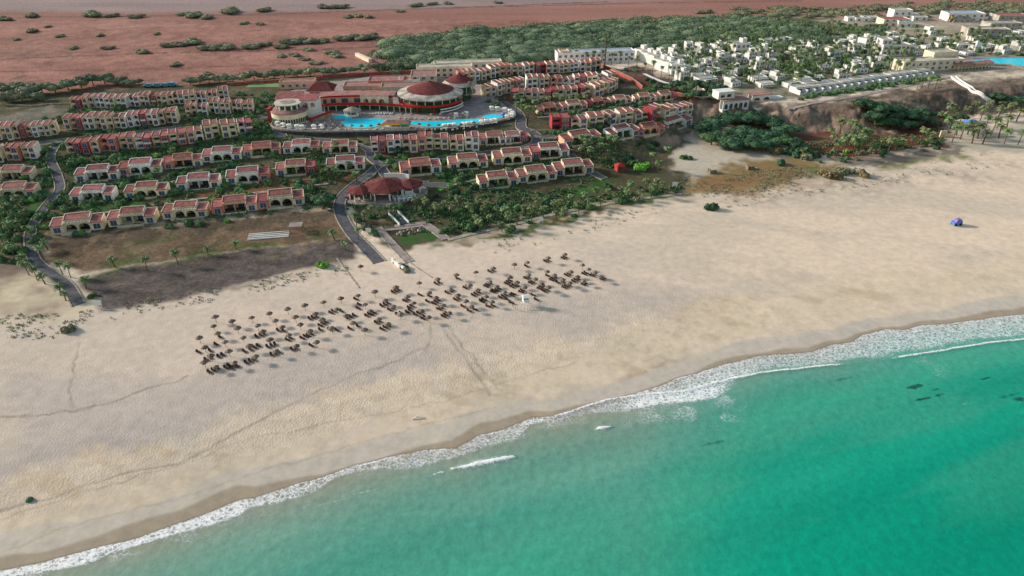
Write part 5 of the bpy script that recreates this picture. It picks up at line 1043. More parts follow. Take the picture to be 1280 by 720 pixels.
# traced palms
for px,py,k,s in [(21.6,330,2,.8),(36.6,344,0,.75),(46.5,350,0,.7),(56.6,355,3,1),(76,369,3,1.1),(82.5,376,3,.9),(79,344,0,.75),(88.5,347,0,.7),(55,324,0,.75),(108,361,3,1.1),(41,300,0,.7),(60,312,3,1)]: plant(PA[k],at(px,py),s,('palm','beside the left road to the beach'))
for px,py,k,s in [(144,334,3,1),(184,338,0,.7),(223,331,0,.75),(260,318,3,.8),(295,312,3,.9)]: plant(PA[k],at(px,py),s,('palm','at the edge of the brown lawn'))
for px,py,k,s in [(6,262,1,1),(14,275,0,.9),(24,262,1,1),(4,290,0,1),(16,300,0,1.0),(26,292,1,.9),(8,312,0,.9),(30,312,2,.7),(18,320,0,.8),(33,278,1,.9),(2,325,0,.8),(28,330,3,1)]: plant(PA[k],at(px,py),s,('palm','in the thicket at left edge'))
for px,py,k,s in [(415,225,1,1),(422,226,0,.9),(436,217,1,.9),(446,228,3,1.2),(405,222,3,1)]: plant(PA[k],at(px,py),s,('palm','before the bungalow by the road fork'))
for px,py,k,s in [(446,283,0,.8),(456,276,1,.7),(464,270,0,.6),(476,270,3,1),(448,300,0,.7),(443,276,3,1),(483,268,3,1),(432,313,3,.9),(418,300,3,1)]: plant(PA[k],at(px,py),s,('palm','around the beach restaurant'))
for px,py in [(520,262),(532,264),(546,270),(556,262),(566,272),(576,258),(586,270),(592,282),(597,262),(605,272),(600,290),(612,265),(615,280),(622,272),(628,290),(632,278),(640,286),(648,281),(655,270),(664,276),(672,263),(678,272),(690,266),(697,275),(702,262),(706,271),(716,258),(722,267),(730,255),(737,262),(746,252),(752,260),(760,250),(768,256),(775,246),(783,252),(790,243),(797,249),(806,240),(812,247),(820,236),(829,240)]:
    plant(PA[random.choice([0,1,1,0])],at(px+random.uniform(-2,2),py+random.uniform(-1.5,1.5)),random.uniform(.62,.92),('palm','in the palm belt behind the beach'))
plant(PA[2],at(815,214),.95,('palm','tall pair beside the sand hollow')); plant(PA[2],at(832,209),1.05,('palm','tall pair beside the sand hollow')); plant(PA[3],at(822,213),1.2,('palm','tall pair beside the sand hollow'))
for px,py in [(646,133),(655,136),(662,133),(668,139),(676,134),(686,133),(694,131),(702,133),(712,131),(722,132),(730,130),(645,142),(652,146),(660,148),(668,150)]: plant(PA[random.choice([0,1])],at(px,py),random.uniform(.7,.95),('palm','along the palm lane'))
for px,py in [(728,186),(735,192),(742,188),(748,195),(726,196),(738,200),(750,186),(757,195),(762,184),(770,188)]: plant(PA[random.choice([0,1])],at(px,py),random.uniform(.7,1),('palm','around the road end above the red kiosk'))
for px,py in [(1045,197),(1055,192),(1062,182),(1070,177),(1078,184),(1085,174),(1060,170),(1050,167),(1090,192),(1100,187),(1110,190),(1120,187),(1128,185),(1140,180),(1150,177),(1158,182),(1165,176),(1040,182),(1035,174),(1003,197),(1075,192),(1066,196)]: plant(PA[random.choice([0,1,3])],at(px,py),random.uniform(1.0,1.4),('palm','on the red soil below the cliff'))
for px,py in [(1182,166),(1188,161),(1195,169),(1190,177),(1200,174),(1215,179),(1222,173),(1232,161),(1240,166),(1248,173),(1255,180),(1258,161),(1270,152),(1262,146),(1245,151),(1205,147),(1218,142),(1235,140),(1225,151),(1185,149),(1272,181),(1228,180),(1209,168),(1176,158),(1195,150),(1250,143)]: plant(PA[random.choice([0,1,1])],at(px,py),random.uniform(1.0,1.35),('palm','around the blue roofed beach hut'))
for px,py in [(720,76),(732,79),(742,80),(752,78),(764,82),(775,80),(785,84),(796,84),(806,92),(815,94),(826,98),(836,99),(846,104)]: plant(PT[1],at(px,py),random.uniform(.7,.95),('palm','in front of the long bluish roof'))
for px,py in [(1152,111),(1160,110),(1168,112),(1146,112)]: plant(PA[0],at(px,py),.9,('palm','on the cliff slope below the terrace row'))
# white town palms, scattered by district
def scatter(poly,n,fn,sep,rnd,tries=60,r=.6,road_ok=False):
    xs=[p[0] for p in poly]; ys=[p[1] for p in poly]; got=[]; k=0
    while len(got)<n and k<n*tries:
        k+=1; px,py=rnd.uniform(min(xs),max(xs)),rnd.uniform(min(ys),max(ys))
        if not bool(inpoly(np.array([px]),np.array([py]),poly)[0]): continue
        if any((a-px)**2/ (sep*sep)+(b-py)**2/(sep*sep*.16)<1 for a,b in got): continue
        x,y,z=PZ(px,py,11.4 if py<130 else 6)
        if not free(x,y,r,road_ok): continue
        got.append((px,py)); fn(px,py)
    return got
rd=random.Random(5)
def townplant(where):
    def f(px,py):
        if rd.random()<.68: plant(PT[rd.choice([0,1,1])],at(px,py),rd.uniform(.62,.95),('palm',where))
        else: plant(TR[rd.choice([1,0,3])],at(px,py),rd.uniform(.42,.72),('tree',where))
    return f
scatter([(830,66),(880,58),(950,56),(985,62),(985,92),(975,108),(900,106),(862,104),(850,84)],50,townplant('among the left white houses'),5.5,rd,r=-2.2)
scatter([(985,66),(1060,66),(1090,70),(1090,96),(1030,106),(985,112),(978,96)],42,townplant('among the middle white houses'),5.5,rd,r=-2.2)
scatter([(1040,50),(1130,46),(1200,48),(1285,48),(1285,70),(1200,74),(1130,72),(1060,66)],38,townplant('north of the cream clubhouse'),5.5,rd,r=-2.2)
scatter([(1090,72),(1140,74),(1140,92),(1165,92),(1100,100)],14,townplant('behind the cliff top terrace row'),5.5,rd,r=-2.2)
scatter([(950,36),(1060,32),(1110,38),(1060,56),(960,54),(880,54)],14,townplant('at the back of the white resort'),7,rd,r=-2)
# dark trees
for px,py,k,s in [(880,170,0,1.0),(893,164,2,1),(905,158,0,1.1),(921,156,2,1),(936,156,0,1.1),(950,158,2,1),(966,163,0,1),(982,170,2,.9),(889,181,1,1),(905,180,0,1),(922,177,2,1.05),(940,178,0,1),(958,180,2,1),(973,183,1,1),(988,186,0,.8),(1000,189,3,.7),(912,188,0,.9),(934,187,2,.9),(957,189,0,.8)]: plant(TR[k],at(px,py),(s*1.4,s*1.4,s*1.05),('tree','in the dark grove beside the sand hollow'))
for px,py,k,s in [(1080,138,0,1),(1092,142,2,1),(1104,146,0,1.1),(1117,150,2,1.1),(1130,152,0,1),(1143,153,2,.9),(1088,152,0,.9),(1100,158,1,.9),(1115,161,0,.9),(1132,162,2,.8),(1150,147,0,.8)]: plant(TR[k],at(px,py),(s*1.3,s*1.3,s*1.0),('tree','in the dark grove under the cliff'))
for px,py,k,s in [(1246,129,0,.9),(1258,131,2,.9),(1270,133,0,1),(1284,134,2,1),(1165,158,0,.7),(1172,150,2,.7),(1200,153,0,.7)]: plant(TR[k],at(px,py),s,('tree','right of the cliff stairs'))
for px,py,k,s in [(812,116,1,.7),(822,113,0,.8),(834,114,1,.8),(846,113,0,.9),(858,116,1,.9),(870,113,0,.9),(883,115,2,.9),(895,119,0,.9),(887,124,1,.8),(872,123,0,.8),(860,124,1,.7),(903,116,0,.7)]: plant(TR[k],at(px,py),s,('tree','in the clump left of the cliff villa'))
for px,py,k,s in [(407,258,0,.85),(398,254,2,.55),(500,193,0,.6),(652,128,1,.7),(497,262,1,.5),(560,290,1,.4),(757,128,1,.5),(620,134,1,.5)]: plant(TR[k],at(px,py),s,('tree','standing alone in the resort'))
for px,py,k,s in [(6,118,4,1.1),(22,117,3,1.2),(38,119,4,1.2),(54,117,3,1.1),(70,116,4,1.1),(86,113,3,1.2),(102,110,4,1.1),(117,107,3,1.2),(131,105,3,1.2),(146,106,4,1),(160,108,3,.8),(28,126,4,1),(48,126,3,.9),(8,128,4,1),(-8,122,3,1.2),(174,106,3,.6)]: plant(TR[k],at(px,py),s,('tree','behind the farthest left houses'))
for px,py,k,s in [(238,106,3,.9),(250,105,4,.9),(262,104,3,.8),(275,103,4,.9),(292,103,3,.9),(305,102,4,.9),(318,100,3,1),(330,99,4,.9),(343,98,3,1),(356,97,4,1),(372,97,3,1),(388,96,4,1),(404,95,3,.9),(420,94,4,.9),(438,93,3,1),(456,91,4,1),(474,90,3,1),(492,89,4,1),(508,88,3,1)]: plant(TR[k],at(px,py),s,('tree','behind the red boundary walls'))
# plain bushes
for px,py,s in [(116,20,1.7),(140,21,1.1),(170,22,1.2),(230,19,1.1),(243,21,1.6),(258,23,1.2),(288,16,1.8),(330,14,1.3),(7,25,1.2),(40,21,1.2),(40,40,1),(20,50,.6),(75,46,.7),(92,61,.7),(135,61,.8),(177,66,1),(219,82,.8),(260,93,.6),(213,58,1.2),(228,57,1.1),(242,54,1.4),(262,62,1.3),(280,61,1.5),(315,60,1.3),(330,57,1),(352,60,1),(365,54,1.6),(385,53,1.4),(400,53,1.2),(430,50,1.4),(450,49,1.5),(462,48,1.4),(385,63,.8),(415,67,.9),(420,71,.9),(405,10,1.3),(425,10,1.4),(435,22,.9),(447,21,1),(460,22,.9),(305,30,.8),(325,31,.7),(500,15,.7),(520,8,1.2),(540,6,1),(622,4,.8),(560,5,.9),(196,43,.6),(125,45,.7),(60,34,.6),(380,75,.7),(395,80,.8),(368,70,.8),(352,71,.7)]: q=at(px,py); plant(TR[4],(q[0],q[1],q[2]-1.0*s),(s*1.15,s*1.0,s*.62),('tree','scattered on the red plain'))
# resort shrubs and small palms, scattered by row
def rowshrub(where,pal=.35):
    def f(px,py):
        q=rd.random()
        if q<pal: plant(PA[rd.choice([0,1,3])],at(px,py),rd.uniform(.5,.8),('palm',where))
        else: plant(SH[rd.choice([0,0,1,2,2,1,3])],at(px,py),rd.uniform(.7,1.5),('shrub',where))
    return f
scatter([(60,298),(395,258),(398,264),(60,304)],5,rowshrub('before the front bungalow row',0.03),10,rd)
scatter([(60,256),(420,218),(430,232),(60,276)],22,rowshrub('between first and second bungalow rows',0.04),9,rd)
scatter([(80,232),(450,194),(458,206),(80,250)],23,rowshrub('between second and third bungalow rows',0.06),8,rd)
scatter([(80,197),(320,170),(450,182),(450,188),(95,214)],34,rowshrub('below the long red row',0.1),8,rd)
scatter([(80,172),(320,150),(340,168),(80,186)],23,rowshrub('along the upper road',0.07),8,rd)
scatter([(0,182),(70,180),(60,250),(0,252)],15,rowshrub('by the grey side road',0.1),8,rd)
scatter([(90,139),(330,126),(335,140),(232,146),(80,156),(0,166)],27,rowshrub('between the two farthest left rows',0.1),8,rd)
scatter([(300,118),(345,118),(340,152),(315,160)],10,rowshrub('left of the round tower',0.11),7,rd)
scatter([(460,196),(600,190),(600,212),(500,216)],12,rowshrub('below the long cream row',0.07),9,rd)
scatter([(500,222),(700,204),(715,212),(560,250),(520,252)],17,rowshrub('between restaurant and palm belt',0.06),9,rd)
scatter([(600,100),(760,92),(780,104),(740,120),(640,122),(610,130)],27,rowshrub('between the rear right rows',0.07),7,rd)
scatter([(690,166),(860,146),(870,152),(720,182),(690,180)],15,rowshrub('below the tall right row',0.05),8,rd)
scatter([(640,130),(830,116),(850,130),(690,156)],17,rowshrub('between the right terraces',0.06),8,rd)
scatter([(500,262),(600,255),(780,235),(850,236),(780,256),(640,290),(560,298),(520,280)],14,rowshrub('among the beach palms',0.0),9,rd)
scatter([(985,192),(1180,176),(1180,186),(1050,204),(990,202)],23,rowshrub('at the foot of the red soil',0.03),9,rd)
scatter([(440,272),(480,270),(470,300),(450,300)],6,rowshrub('on the restaurant lawn',0.03),8,rd)
scatter([(755,84),(800,84),(845,104),(800,108)],6,rowshrub('around the vacant plot',0.03),8,rd)
for px,py,k,s in [(85,413,1,1.5),(887,262,2,1.8),(1043,223,4,2.2),(1030,220,4,1.8),(1052,217,1,2.2),(1062,215,1,1.7),(1078,220,4,2),(403,333,3,1.7),(976,205,2,1.6),(855,198,0,1.4),(862,199,0,1.1),(984,193,2,2.4),(995,196,2,2.2),(1006,198,1,2.3),(1015,197,2,2),(972,192,4,2.2),(116,371,0,1.0),(792,206,0,2),(800,212,3,2.4),(806,209,3,2),(786,200,2,2),(813,186,0,1.5),(821,182,2,1.4),(505,335,1,1.2),(509,339,1,1),(770,205,2,1.6),(760,235,0,1.4)]:
    plant(SH[k],at(px,py),s,('shrub','along the upper beach and its dunes'))
LEAF={'palm':'palm tree','tree':'leafy tree','shrub':'low shrub'}
n_pl=0
for (kd,where),lst in SPOTS.items():
    lst=sorted(lst,key=lambda q:proj(q[1])[0]); grp='%ss %s'%(LEAF[kd],where)
    for i,(pr,p,s) in enumerate(lst):
        dup(pr,(p[0],p[1],p[2]-.05),rd.uniform(0,6.28),s if kd!='tree' or hasattr(s,'__len__') else (s*rd.uniform(.9,1.15),s*rd.uniform(.9,1.15),s*rd.uniform(.85,1.1)),None,'%s %s, %s from left'%(LEAF[kd],where,ordi(i)),{'palm':'palm tree','tree':'tree','shrub':'shrub'}[kd],grp); n_pl+=1
def joined(name,protos,pts,m,label,cat_):
    Vs=[];Fs=[];o_=0
    for (x,y,z,sc_,k) in pts:
        for ob in KIDS[protos[k].name]:
            if ob.name.split('.')[0] in ('dry_skirt',): continue
            me=ob.data; v=np.empty(len(me.vertices)*3,np.float32); me.vertices.foreach_get('co',v); v=v.reshape(-1,3); fs=[tuple(p.vertices) for p in me.polygons if len(p.vertices)==4]; a=rd.uniform(0,6.28); c_,s_=math.cos(a),math.sin(a)
            w_=np.stack([v[:,0]*c_-v[:,1]*s_,v[:,0]*s_+v[:,1]*c_,v[:,2]],1)*sc_+[x,y,z]; Vs.append(w_); Fs.append(np.array(fs)+o_); o_+=len(w_)
    ob=bpy.data.objects.new(name,quadmesh(name,np.concatenate(Vs),np.concatenate(Fs),M[m])); COL.objects.link(ob); setp(ob,label,cat_,'',kind='stuff')
ptsA=[]
def fa(px,py): p=P(px,py); ptsA.append((p[0],p[1],p[2]-.1,rd.uniform(.7,1.05),rd.choice([0,1,1])))
for poly,n in (([(830,66),(880,58),(950,56),(985,62),(985,92),(975,108),(900,106),(862,104),(850,84)],80),([(985,66),(1060,66),(1090,70),(1090,96),(1030,106),(985,112),(978,96)],85),([(1040,50),(1130,46),(1200,48),(1285,48),(1285,70),(1200,74),(1130,72),(1060,66)],60),([(880,46),(1060,40),(1110,44),(1060,58),(960,60),(860,60)],40),([(1090,72),(1140,74),(1140,92),(1165,92),(1100,100)],14)): scatter(poly,n,fa,3.2,rd,r=-2.6)
joined('palm_mass',PT,ptsA,'palm','mass of palms filling the gaps between the white houses','palms')
ptsB=[]
def fb(px,py): p=P(px,py); ptsB.append((p[0],p[1],p[2]-.1,rd.uniform(.7,1.7),rd.choice([0,1,2])))
for poly,n in (([(60,256),(420,218),(430,232),(60,276)],50),([(80,232),(450,194),(458,206),(80,250)],50),([(80,197),(320,170),(450,182),(450,188),(95,214)],90),([(80,172),(320,150),(340,168),(80,186)],40),([(0,182),(70,180),(60,250),(0,252)],40),([(0,252),(60,252),(50,330),(0,330)],50),([(90,139),(330,126),(335,140),(232,146),(80,156),(0,166)],60),([(300,118),(345,118),(340,152),(315,160)],30),([(460,196),(600,190),(600,212),(500,216)],20),([(500,222),(700,204),(715,212),(560,250),(520,252)],24),([(600,100),(760,92),(780,104),(740,120),(640,122),(610,130)],60),([(640,130),(830,116),(850,130),(690,156)],50),([(690,166),(860,146),(870,152),(720,182)],30),([(500,262),(600,255),(780,235),(850,236),(780,256),(640,290),(560,298),(520,280)],24),([(830,66),(985,56),(1090,66),(1165,90),(985,112),(862,104)],150),([(1040,50),(1285,48),(1285,70),(1060,66)],70),([(1000,121),(1100,106.5),(1170,96.5),(1174,99),(1100,111),(1000,125)],46)): scatter(poly,n,fb,3.0,rd,r=-1.2)
joined('shrubbery',SH,ptsB,'bush','dense low shrubbery filling the gaps between the houses','shrubbery')
for o in PA+PT+TR+SH: retire(o)
# the far wood: one uncountable mass
def wood(name,polys,m,seed,label):
    g=np.random.default_rng(seed); Vs=[];Fs=[];o=0
    for poly,n,(r0,r1) in polys:
        xs=[p[0] for p in poly]; ys=[p[1] for p in poly]; k=0; c=0
        while c<n and k<n*30:
            k+=1; px,py=g.uniform(min(xs),max(xs)),g.uniform(min(ys),max(ys))
            if not bool(inpoly(np.array([px]),np.array([py]),poly)[0]): continue
            c+=1; x,y,z=PZ(px,py,11.4); z=HZ(x,y); r=g.uniform(r0,r1); lob=[]
            for _ in range(int(g.integers(2,5))): q=r*g.uniform(.5,.8); lob.append((x+g.normal()*r*.5,y+g.normal()*r*.4,z+r*.12,q*1.45,q*1.1,q*g.uniform(.3,.62)))
            V,Fq=crown_arrays(lob,int(260*r/5),.62,g,.82,1.0); Vs.append(V); Fs.append(Fq+o); o+=len(V)
    me=quadmesh(name,np.concatenate(Vs),np.concatenate(Fs),M[m]); ob=bpy.data.objects.new(name,me); COL.objects.link(ob); setp(ob,label,'wood','',kind='stuff')
wood('thorn_wood',[([(470,70),(500,54),(560,43),(640,38),(740,32),(860,27),(960,24),(1020,34),(1050,46),(900,51),(800,60),(720,70),(640,78),(565,82),(530,82)],560,(2.6,11)),([(800,52),(930,40),(1100,34),(1110,46),(1000,56),(860,62)],190,(3,6.5)),([(490,78),(560,80),(545,88),(470,90)],20,(4,6))],'wood',3,'dense grey-green thorn wood spreading behind the resort to the upper right')
wood('plain_scrub',[([(860,14),(1000,8),(1280,6),(1290,18),(1100,22),(900,24)],90,(3.5,7)),([(1180,20),(1285,12),(1285,2),(1100,4)],30,(3,6)),([(640,36),(760,26),(880,22),(880,28),(720,38)],50,(4,7))],'olive',4,'dry brownish scrub scattered over the plain at upper right')
# ground cover and dune scrub tufts
def tufts(name,polys,m,seed,label,kind_,size=(.25,.6),k=7):
    g=np.random.default_rng(seed); P0=[]
    for poly,n in polys:
        w_=np.array([q[:2] for q in PL(poly)]); xs=g.uniform(w_[:,0].min(),w_[:,0].max(),n*4); ys=g.uniform(w_[:,1].min(),w_[:,1].max(),n*4); ok=inpoly(xs,ys,[tuple(q) for q in w_])&(fbm(xs,ys,9,seed+300,3)+g.uniform(-.12,.12,len(xs))>.5); xs,ys=xs[ok][:n],ys[ok][:n]
        keep=np.ones(len(xs),bool)
        for pts,wd_ in ROADW:
            d,_=pline(xs,ys,pts); keep&=np.abs(d)>wd_+.2
        for a,b,c in OCC: keep&=(xs-a)**2+(ys-b)**2>(c*.8)**2
        xs,ys=xs[keep],ys[keep]; P0.append(np.stack([xs,ys,height(xs,ys)],1))
    P0=np.concatenate(P0); c=np.repeat(P0,k,0); s=np.repeat(g.uniform(size[0],size[1],len(P0)),k)[:,None]; n=len(c)
    off=g.normal(size=(n,3))*s*[.6,.6,.35]; off[:,2]=np.abs(off[:,2])+.05; pos=c+off; t=g.normal(size=(n,3)); t/=np.linalg.norm(t,axis=1)[:,None]; nr=g.normal(size=(n,3))+[0,0,1.0]; b=np.cross(nr,t); b/=np.linalg.norm(b,axis=1)[:,None]; t=t*s*.5; b=b*s*.35
    ob=bpy.data.objects.new(name,quadmesh(name,np.stack([pos-t,pos-b,pos+t,pos+b],1).reshape(-1,3),np.arange(n*4).reshape(n,4),M[m])); COL.objects.link(ob); setp(ob,label,kind_,'',kind='stuff')
tufts('ground_cover',[([(60,270),(420,232),(470,200),(660,170),(860,120),(870,150),(700,250),(560,300),(440,262),(60,290)],5200),([(-60,290),(60,262),(60,170),(320,140),(460,180),(430,225),(60,262)],5200),([(560,300),(640,280),(850,240),(850,232),(700,250),(520,262)],1100),([(985,180),(1090,174),(1180,160),(1180,182),(1000,200)],500)],'bush',31,'low green ground cover between the resort buildings','ground cover',(.35,1.0),14)
tufts('dune_scrub',[([(90,392),(260,360),(440,328),(440,342),(270,376),(110,402)],420),([(-40,395),(60,392),(150,398),(60,425),(-40,420)],150),([(600,300),(850,250),(900,246),(700,300),(620,318)],300),([(860,240),(1000,232),(1240,190),(1240,210),(1060,238),(900,262)],700),([(840,222),(1040,205),(1100,208),(960,240),(850,245)],900)],'olive',32,'sparse dark dune scrub along the back of the beach','scrub',(.22,.55))
# ================================================================== BEACH THINGS
def make_umbrella(seed):
    g=random.Random(seed); t=empty('beach_umbrella',(0,0,0)); MB().tube([(0,0,-.4),(0,0,2.35)],[.07,.06],7).build('pole',M['wood'],t)
    m=MB(); n=16; r0=[1.12*g.uniform(.88,1.12) for _ in range(n)]; c=[(math.cos(2*math.pi*i/n),math.sin(2*math.pi*i/n)) for i in range(n)]
    rings=[[(.06*a,.06*b,2.75) for a,b in c],[(.58*a*r0[i]/1.12,.58*b*r0[i]/1.12,2.42+g.uniform(-.03,.03)) for i,(a,b) in enumerate(c)],[(a*r0[i],b*r0[i],1.98+g.uniform(-.1,.06)) for i,(a,b) in enumerate(c)],[(a*r0[i]*.9,b*r0[i]*.9,1.95) for i,(a,b) in enumerate(c)],[(.06*a,.06*b,2.3) for a,b in c]]
    for ra,rb in zip(rings,rings[1:]):
        for i in range(n): j=(i+1)%n; m.quad([ra[j],ra[i],rb[i],rb[j]])
    m.build('thatched_canopy',M['thatch'],t); record(t); return t
def make_lounger():
    t=empty('sun_lounger',(0,0,0)); f=MB(); f.box(-.95,.45,-.36,.36,.26,.36)
    f.box(-.95,.98,-.36,-.30,.22,.38).box(-.95,.98,.30,.36,.22,.38); f.build('frame',M['lounge'],t)
    MB().hull([(.42,-.29,.34),(.98,-.29,.62),(.98,.29,.62),(.42,.29,.34)],[(.42,-.29,.42),(.96,-.29,.70),(.96,.29,.70),(.42,.29,.42)]).build('backrest',M['lounge'],t)
    for x in (-.85,.35,.85):
        for y in (-.33,.33): MB().box(x-.04,x+.04,y-.04,y+.04,-.1,.24).build('leg',M['lounge'],t)
    record(t); return t
UM=[make_umbrella(i) for i in range(3)]; LG=make_lounger()
Z1=lambda x,y:(230+x/7.2,370+y/7.2); Z2=lambda x,y:(380+x/9.6,340+y/9.6); Z3=lambda x,y:(440+x/7.11,300+y/7.11); Z4=lambda x,y:(600+x/7.11,300+y/7.11)
can=[Z1(*q) for q in [(135,370),(262,258),(300,330),(365,405),(185,455),(240,532),(400,490),(282,628),(180,592),(447,592),(430,222),(480,285),(530,365),(585,445),(640,540),(605,183),(660,258),(707,315),(770,390),(825,488),(765,150),(820,215),(880,268),(940,345),(1010,437),(930,112),(1000,185),(1045,250),(1130,312),(1085,80),(1180,150),(1190,410),(278,185)]]
can+=[Z2(*q) for q in [(230,348),(440,308),(645,268),(848,232),(1100,178),(215,568),(330,660),(390,438),(500,510),(585,600),(725,685),(730,375),(795,453),(895,553),(1005,622),(975,332),(1070,405)]]
can+=[Z3(*q) for q in [(760,345),(925,305),(1100,275),(1255,245),(595,372),(685,462),(745,512),(805,578),(865,640),(875,432),(940,487),(1010,540),(1060,585),(1045,398),(1115,440),(1190,495),(1245,540),(1225,362),(490,500),(545,550),(620,620),(430,650),(680,680),(75,230)]]
can+=[Z4(*q) for q in [(305,212),(420,190),(605,155),(755,120),(150,405),(220,453),(265,330),(325,375),(432,300),(490,343),(395,415),(548,390),(597,272),(660,308),(735,350),(795,378),(605,420),(805,280),(865,320),(920,357),(910,213),(967,250),(1020,285),(1075,322)]]
def canopy_place(px,py):
    z=4.3
    for _ in range(6): x,y,_z=PZ(px,py,z); z=HZ(x,y)+2.2
    return x,y,z-2.2
us=[canopy_place(*q) for q in can]; us.sort(key=lambda p:proj(p)[0])
cl=[(Z1(x,y),n) for x,y,n in [(325,370,1),(290,435,1),(235,492,1),(130,505,1),(215,565,2),(330,537,2),(265,668,3),(395,635,2),(440,640,2),(480,630,1),(595,585,3),(545,500,1),(635,465,3),(690,352,3),(788,445,3),(820,517,3),(990,475,2),(848,310,1),(895,312,1),(945,388,2),(1080,372,2),(1130,352,2),(1145,447,1),(1145,200,2),(1190,185,1)]]
cl+=[(Z2(x,y),n) for x,y,n in [(620,325,1),(665,390,1),(650,437,1),(970,390,3),(1040,445,2),(770,515,2),(825,500,2),(560,537,3),(340,480,2),(450,472,1),(230,620,3),(195,695,1),(310,690,1),(395,700,1),(550,680,1),(645,650,1),(885,600,2),(975,665,3),(1100,228,3),(1120,510,1)]]
cl+=[(Z3(x,y),n) for x,y,n in [(760,383,2),(940,343,1),(1235,275,2),(1205,400,3),(1015,420,2),(870,455,3),(605,488,1),(690,500,1),(670,545,1),(745,550,3),(790,600,3),(830,665,3),(930,525,2),(985,590,1),(1040,630,1),(1095,620,1),(1100,480,3),(1165,540,2),(1210,590,1),(1255,585,1),(480,535,2),(520,595,2),(505,635,2),(590,650,3),(425,658,2),(640,690,2),(1255,455,2)]]
cl+=[(Z4(x,y),n) for x,y,n in [(410,232,1),(590,185,2),(745,158,2),(250,375,3),(290,410,2),(330,405,1),(415,335,2),(455,378,2),(160,440,2),(115,455,1),(205,500,3),(240,530,1),(280,560,1),(290,487,2),(370,455,2),(540,420,3),(580,450,2),(600,318,1),(650,345,3),(690,378,1),(735,375,1),(775,308,2),(765,412,3),(850,355,3),(925,390,2),(930,297,2),(1000,312,2),(1090,345,2),(470,490,1),(500,530,1),(20,535,2)]]
lg=[]
for (px,py),n in cl:
    x,y,_z=P(px,py+.6); base=R(-42)+random.uniform(-.22,.22)
    for k in range(n):
        o_=(k-(n-1)/2)*random.uniform(1.0,1.25); a=base+random.uniform(-.1,.1); lg.append((x-math.sin(base)*o_*1,y+math.cos(base)*o_*1,a+math.pi,None))
lg=[(x,y,HZ(x,y),a) for x,y,a,_ in lg]
def nearest(x,y): return min(range(len(us)),key=lambda i:(us[i][0]-x)**2+(us[i][1]-y)**2)
own={}
for q in lg: own.setdefault(nearest(q[0],q[1]),[]).append(q)
for i,(x,y,z) in enumerate(us):
    dup(UM[i%3],(x,y,z),random.uniform(0,6.28),random.uniform(.85,1.05),None,'thatched umbrella %s, %s from left on the sand'%('with dark loungers at its foot' if i in own else 'standing alone without loungers',ordi(i)),'umbrella','thatched umbrellas on the beach')
for i,l in own.items():
    l.sort(key=lambda p:proj(p)[0])
    for k,(x,y,z,a) in enumerate(l):
        wh='single' if len(l)==1 else ('left' if k==0 else 'right' if k==len(l)-1 else 'middle' if len(l)==3 else '%s'%ORD[k])
        dup(LG,(x,y,z+.05),a,.95,None,'%s dark lounger beside the umbrella %s from left'%(wh,ordi(i)),'lounger','dark loungers on the beach')
pu=sorted([(398,158),(408,159),(418,160.3),(428,161.8),(440,162.6),(452,163),(464,162.6),(474,161),(524,160.6),(536,161.8),(548,162.0),(562,162.2),(576,160.8),(592,158.6),(396,155),(405,155.6),(415,157),(386,158),(540,148.5),(552,147.6),(565,147.2),(580,146.6),(515,148.3),(503,147.6)])
for i,q in enumerate(pu): dup(UM[i%3],PZ(*q,ZT),random.uniform(0,6),1.05,None,'thatched pool umbrella, %s from left on the pool terrace'%ordi(i),'umbrella','thatched umbrellas on the pool terrace')
LW=make_lounger(); LW.name='pool_lounger'
for k in KIDS['sun_lounger.001' if 'sun_lounger.001' in KIDS else 'sun_lounger']: pass
KIDS['pool_lounger']=[c for c in bpy.data.objects if c.parent==LW]
pl=[]
for q in pu:
    x,y,_z=PZ(*q,ZT)
    for d_ in (-1.6,1.5): pl.append((x+d_,y-.7+random.uniform(-.3,.3)))
for q in [(470,141.6),(476,141.5),(482,141.6),(488,141.8),(466,142.8),(473,143),(480,143),(487,143.2)]: x,y,_z=PZ(*q,ZT); pl+=[(x,y),(x+1.3,y+.2)]
pl.sort(key=lambda p:proj((p[0],p[1],ZT))[0])
for i,(x,y) in enumerate(pl): dup(LW,(x,y,ZT+.05),R(-90)+random.uniform(-.3,.3),1.0,{'frame':M['whitemetal'],'backrest':M['canvas'],'leg':M['whitemetal']},'white pool lounger, %s from left on the pool terrace'%ordi(i),'lounger','white loungers on the pool terrace')
for o in UM+[LG,LW]: retire(o)
# lifeguard tower
c=P(657,382); t=empty('lifeguard_tower',c,.25,'white lifeguard cabin on splayed legs with fenced foot at the umbrella field','lifeguard tower'); t.scale=(.82,)*3
for x in (-1.0,1.0):
    for y in (-.9,.9): MB().tube([(x*1.5,y*1.5,-.3),(x*.9,y*.9,2.3)],.09,6).build('leg',M['whitemetal'],t)
MB().box(-1.2,1.2,-1.6,1.1,2.25,2.38).build('deck',M['whitemetal'],t)
m=MB(); m.box(-1.1,-1.0,-1,1,2.38,4.1).box(-.99,1.1,.9,1,2.38,4.1).box(1.0,1.1,-1,.89,2.38,3.2); m.build('cabin_wall',M['chalk'],t)
MB().box(-1.0,1.0,-1.0,-.9,2.38,3.2).build('front_panel',M['whitemetal'],t); MB().hull([(-1.35,-1.4,4.05),(1.35,-1.4,4.05),(1.35,1.3,4.05),(-1.35,1.3,4.05)],[(-1.35,-1.4,4.12),(1.35,-1.4,4.12),(1.0,0,4.7),(-1.0,0,4.7)]).build('roof',M['chalk'],t)
m=MB(); m.tube([(-.5,-1.5,2.3),(-.5,-3.6,-.2)],.06,5).tube([(.5,-1.5,2.3),(.5,-3.6,-.2)],.06,5)
for k in range(7): f=k/7; m.tube([(-.5,-1.5-2.1*f,2.2-2.4*f),(.5,-1.5-2.1*f,2.2-2.4*f)],.04,4)
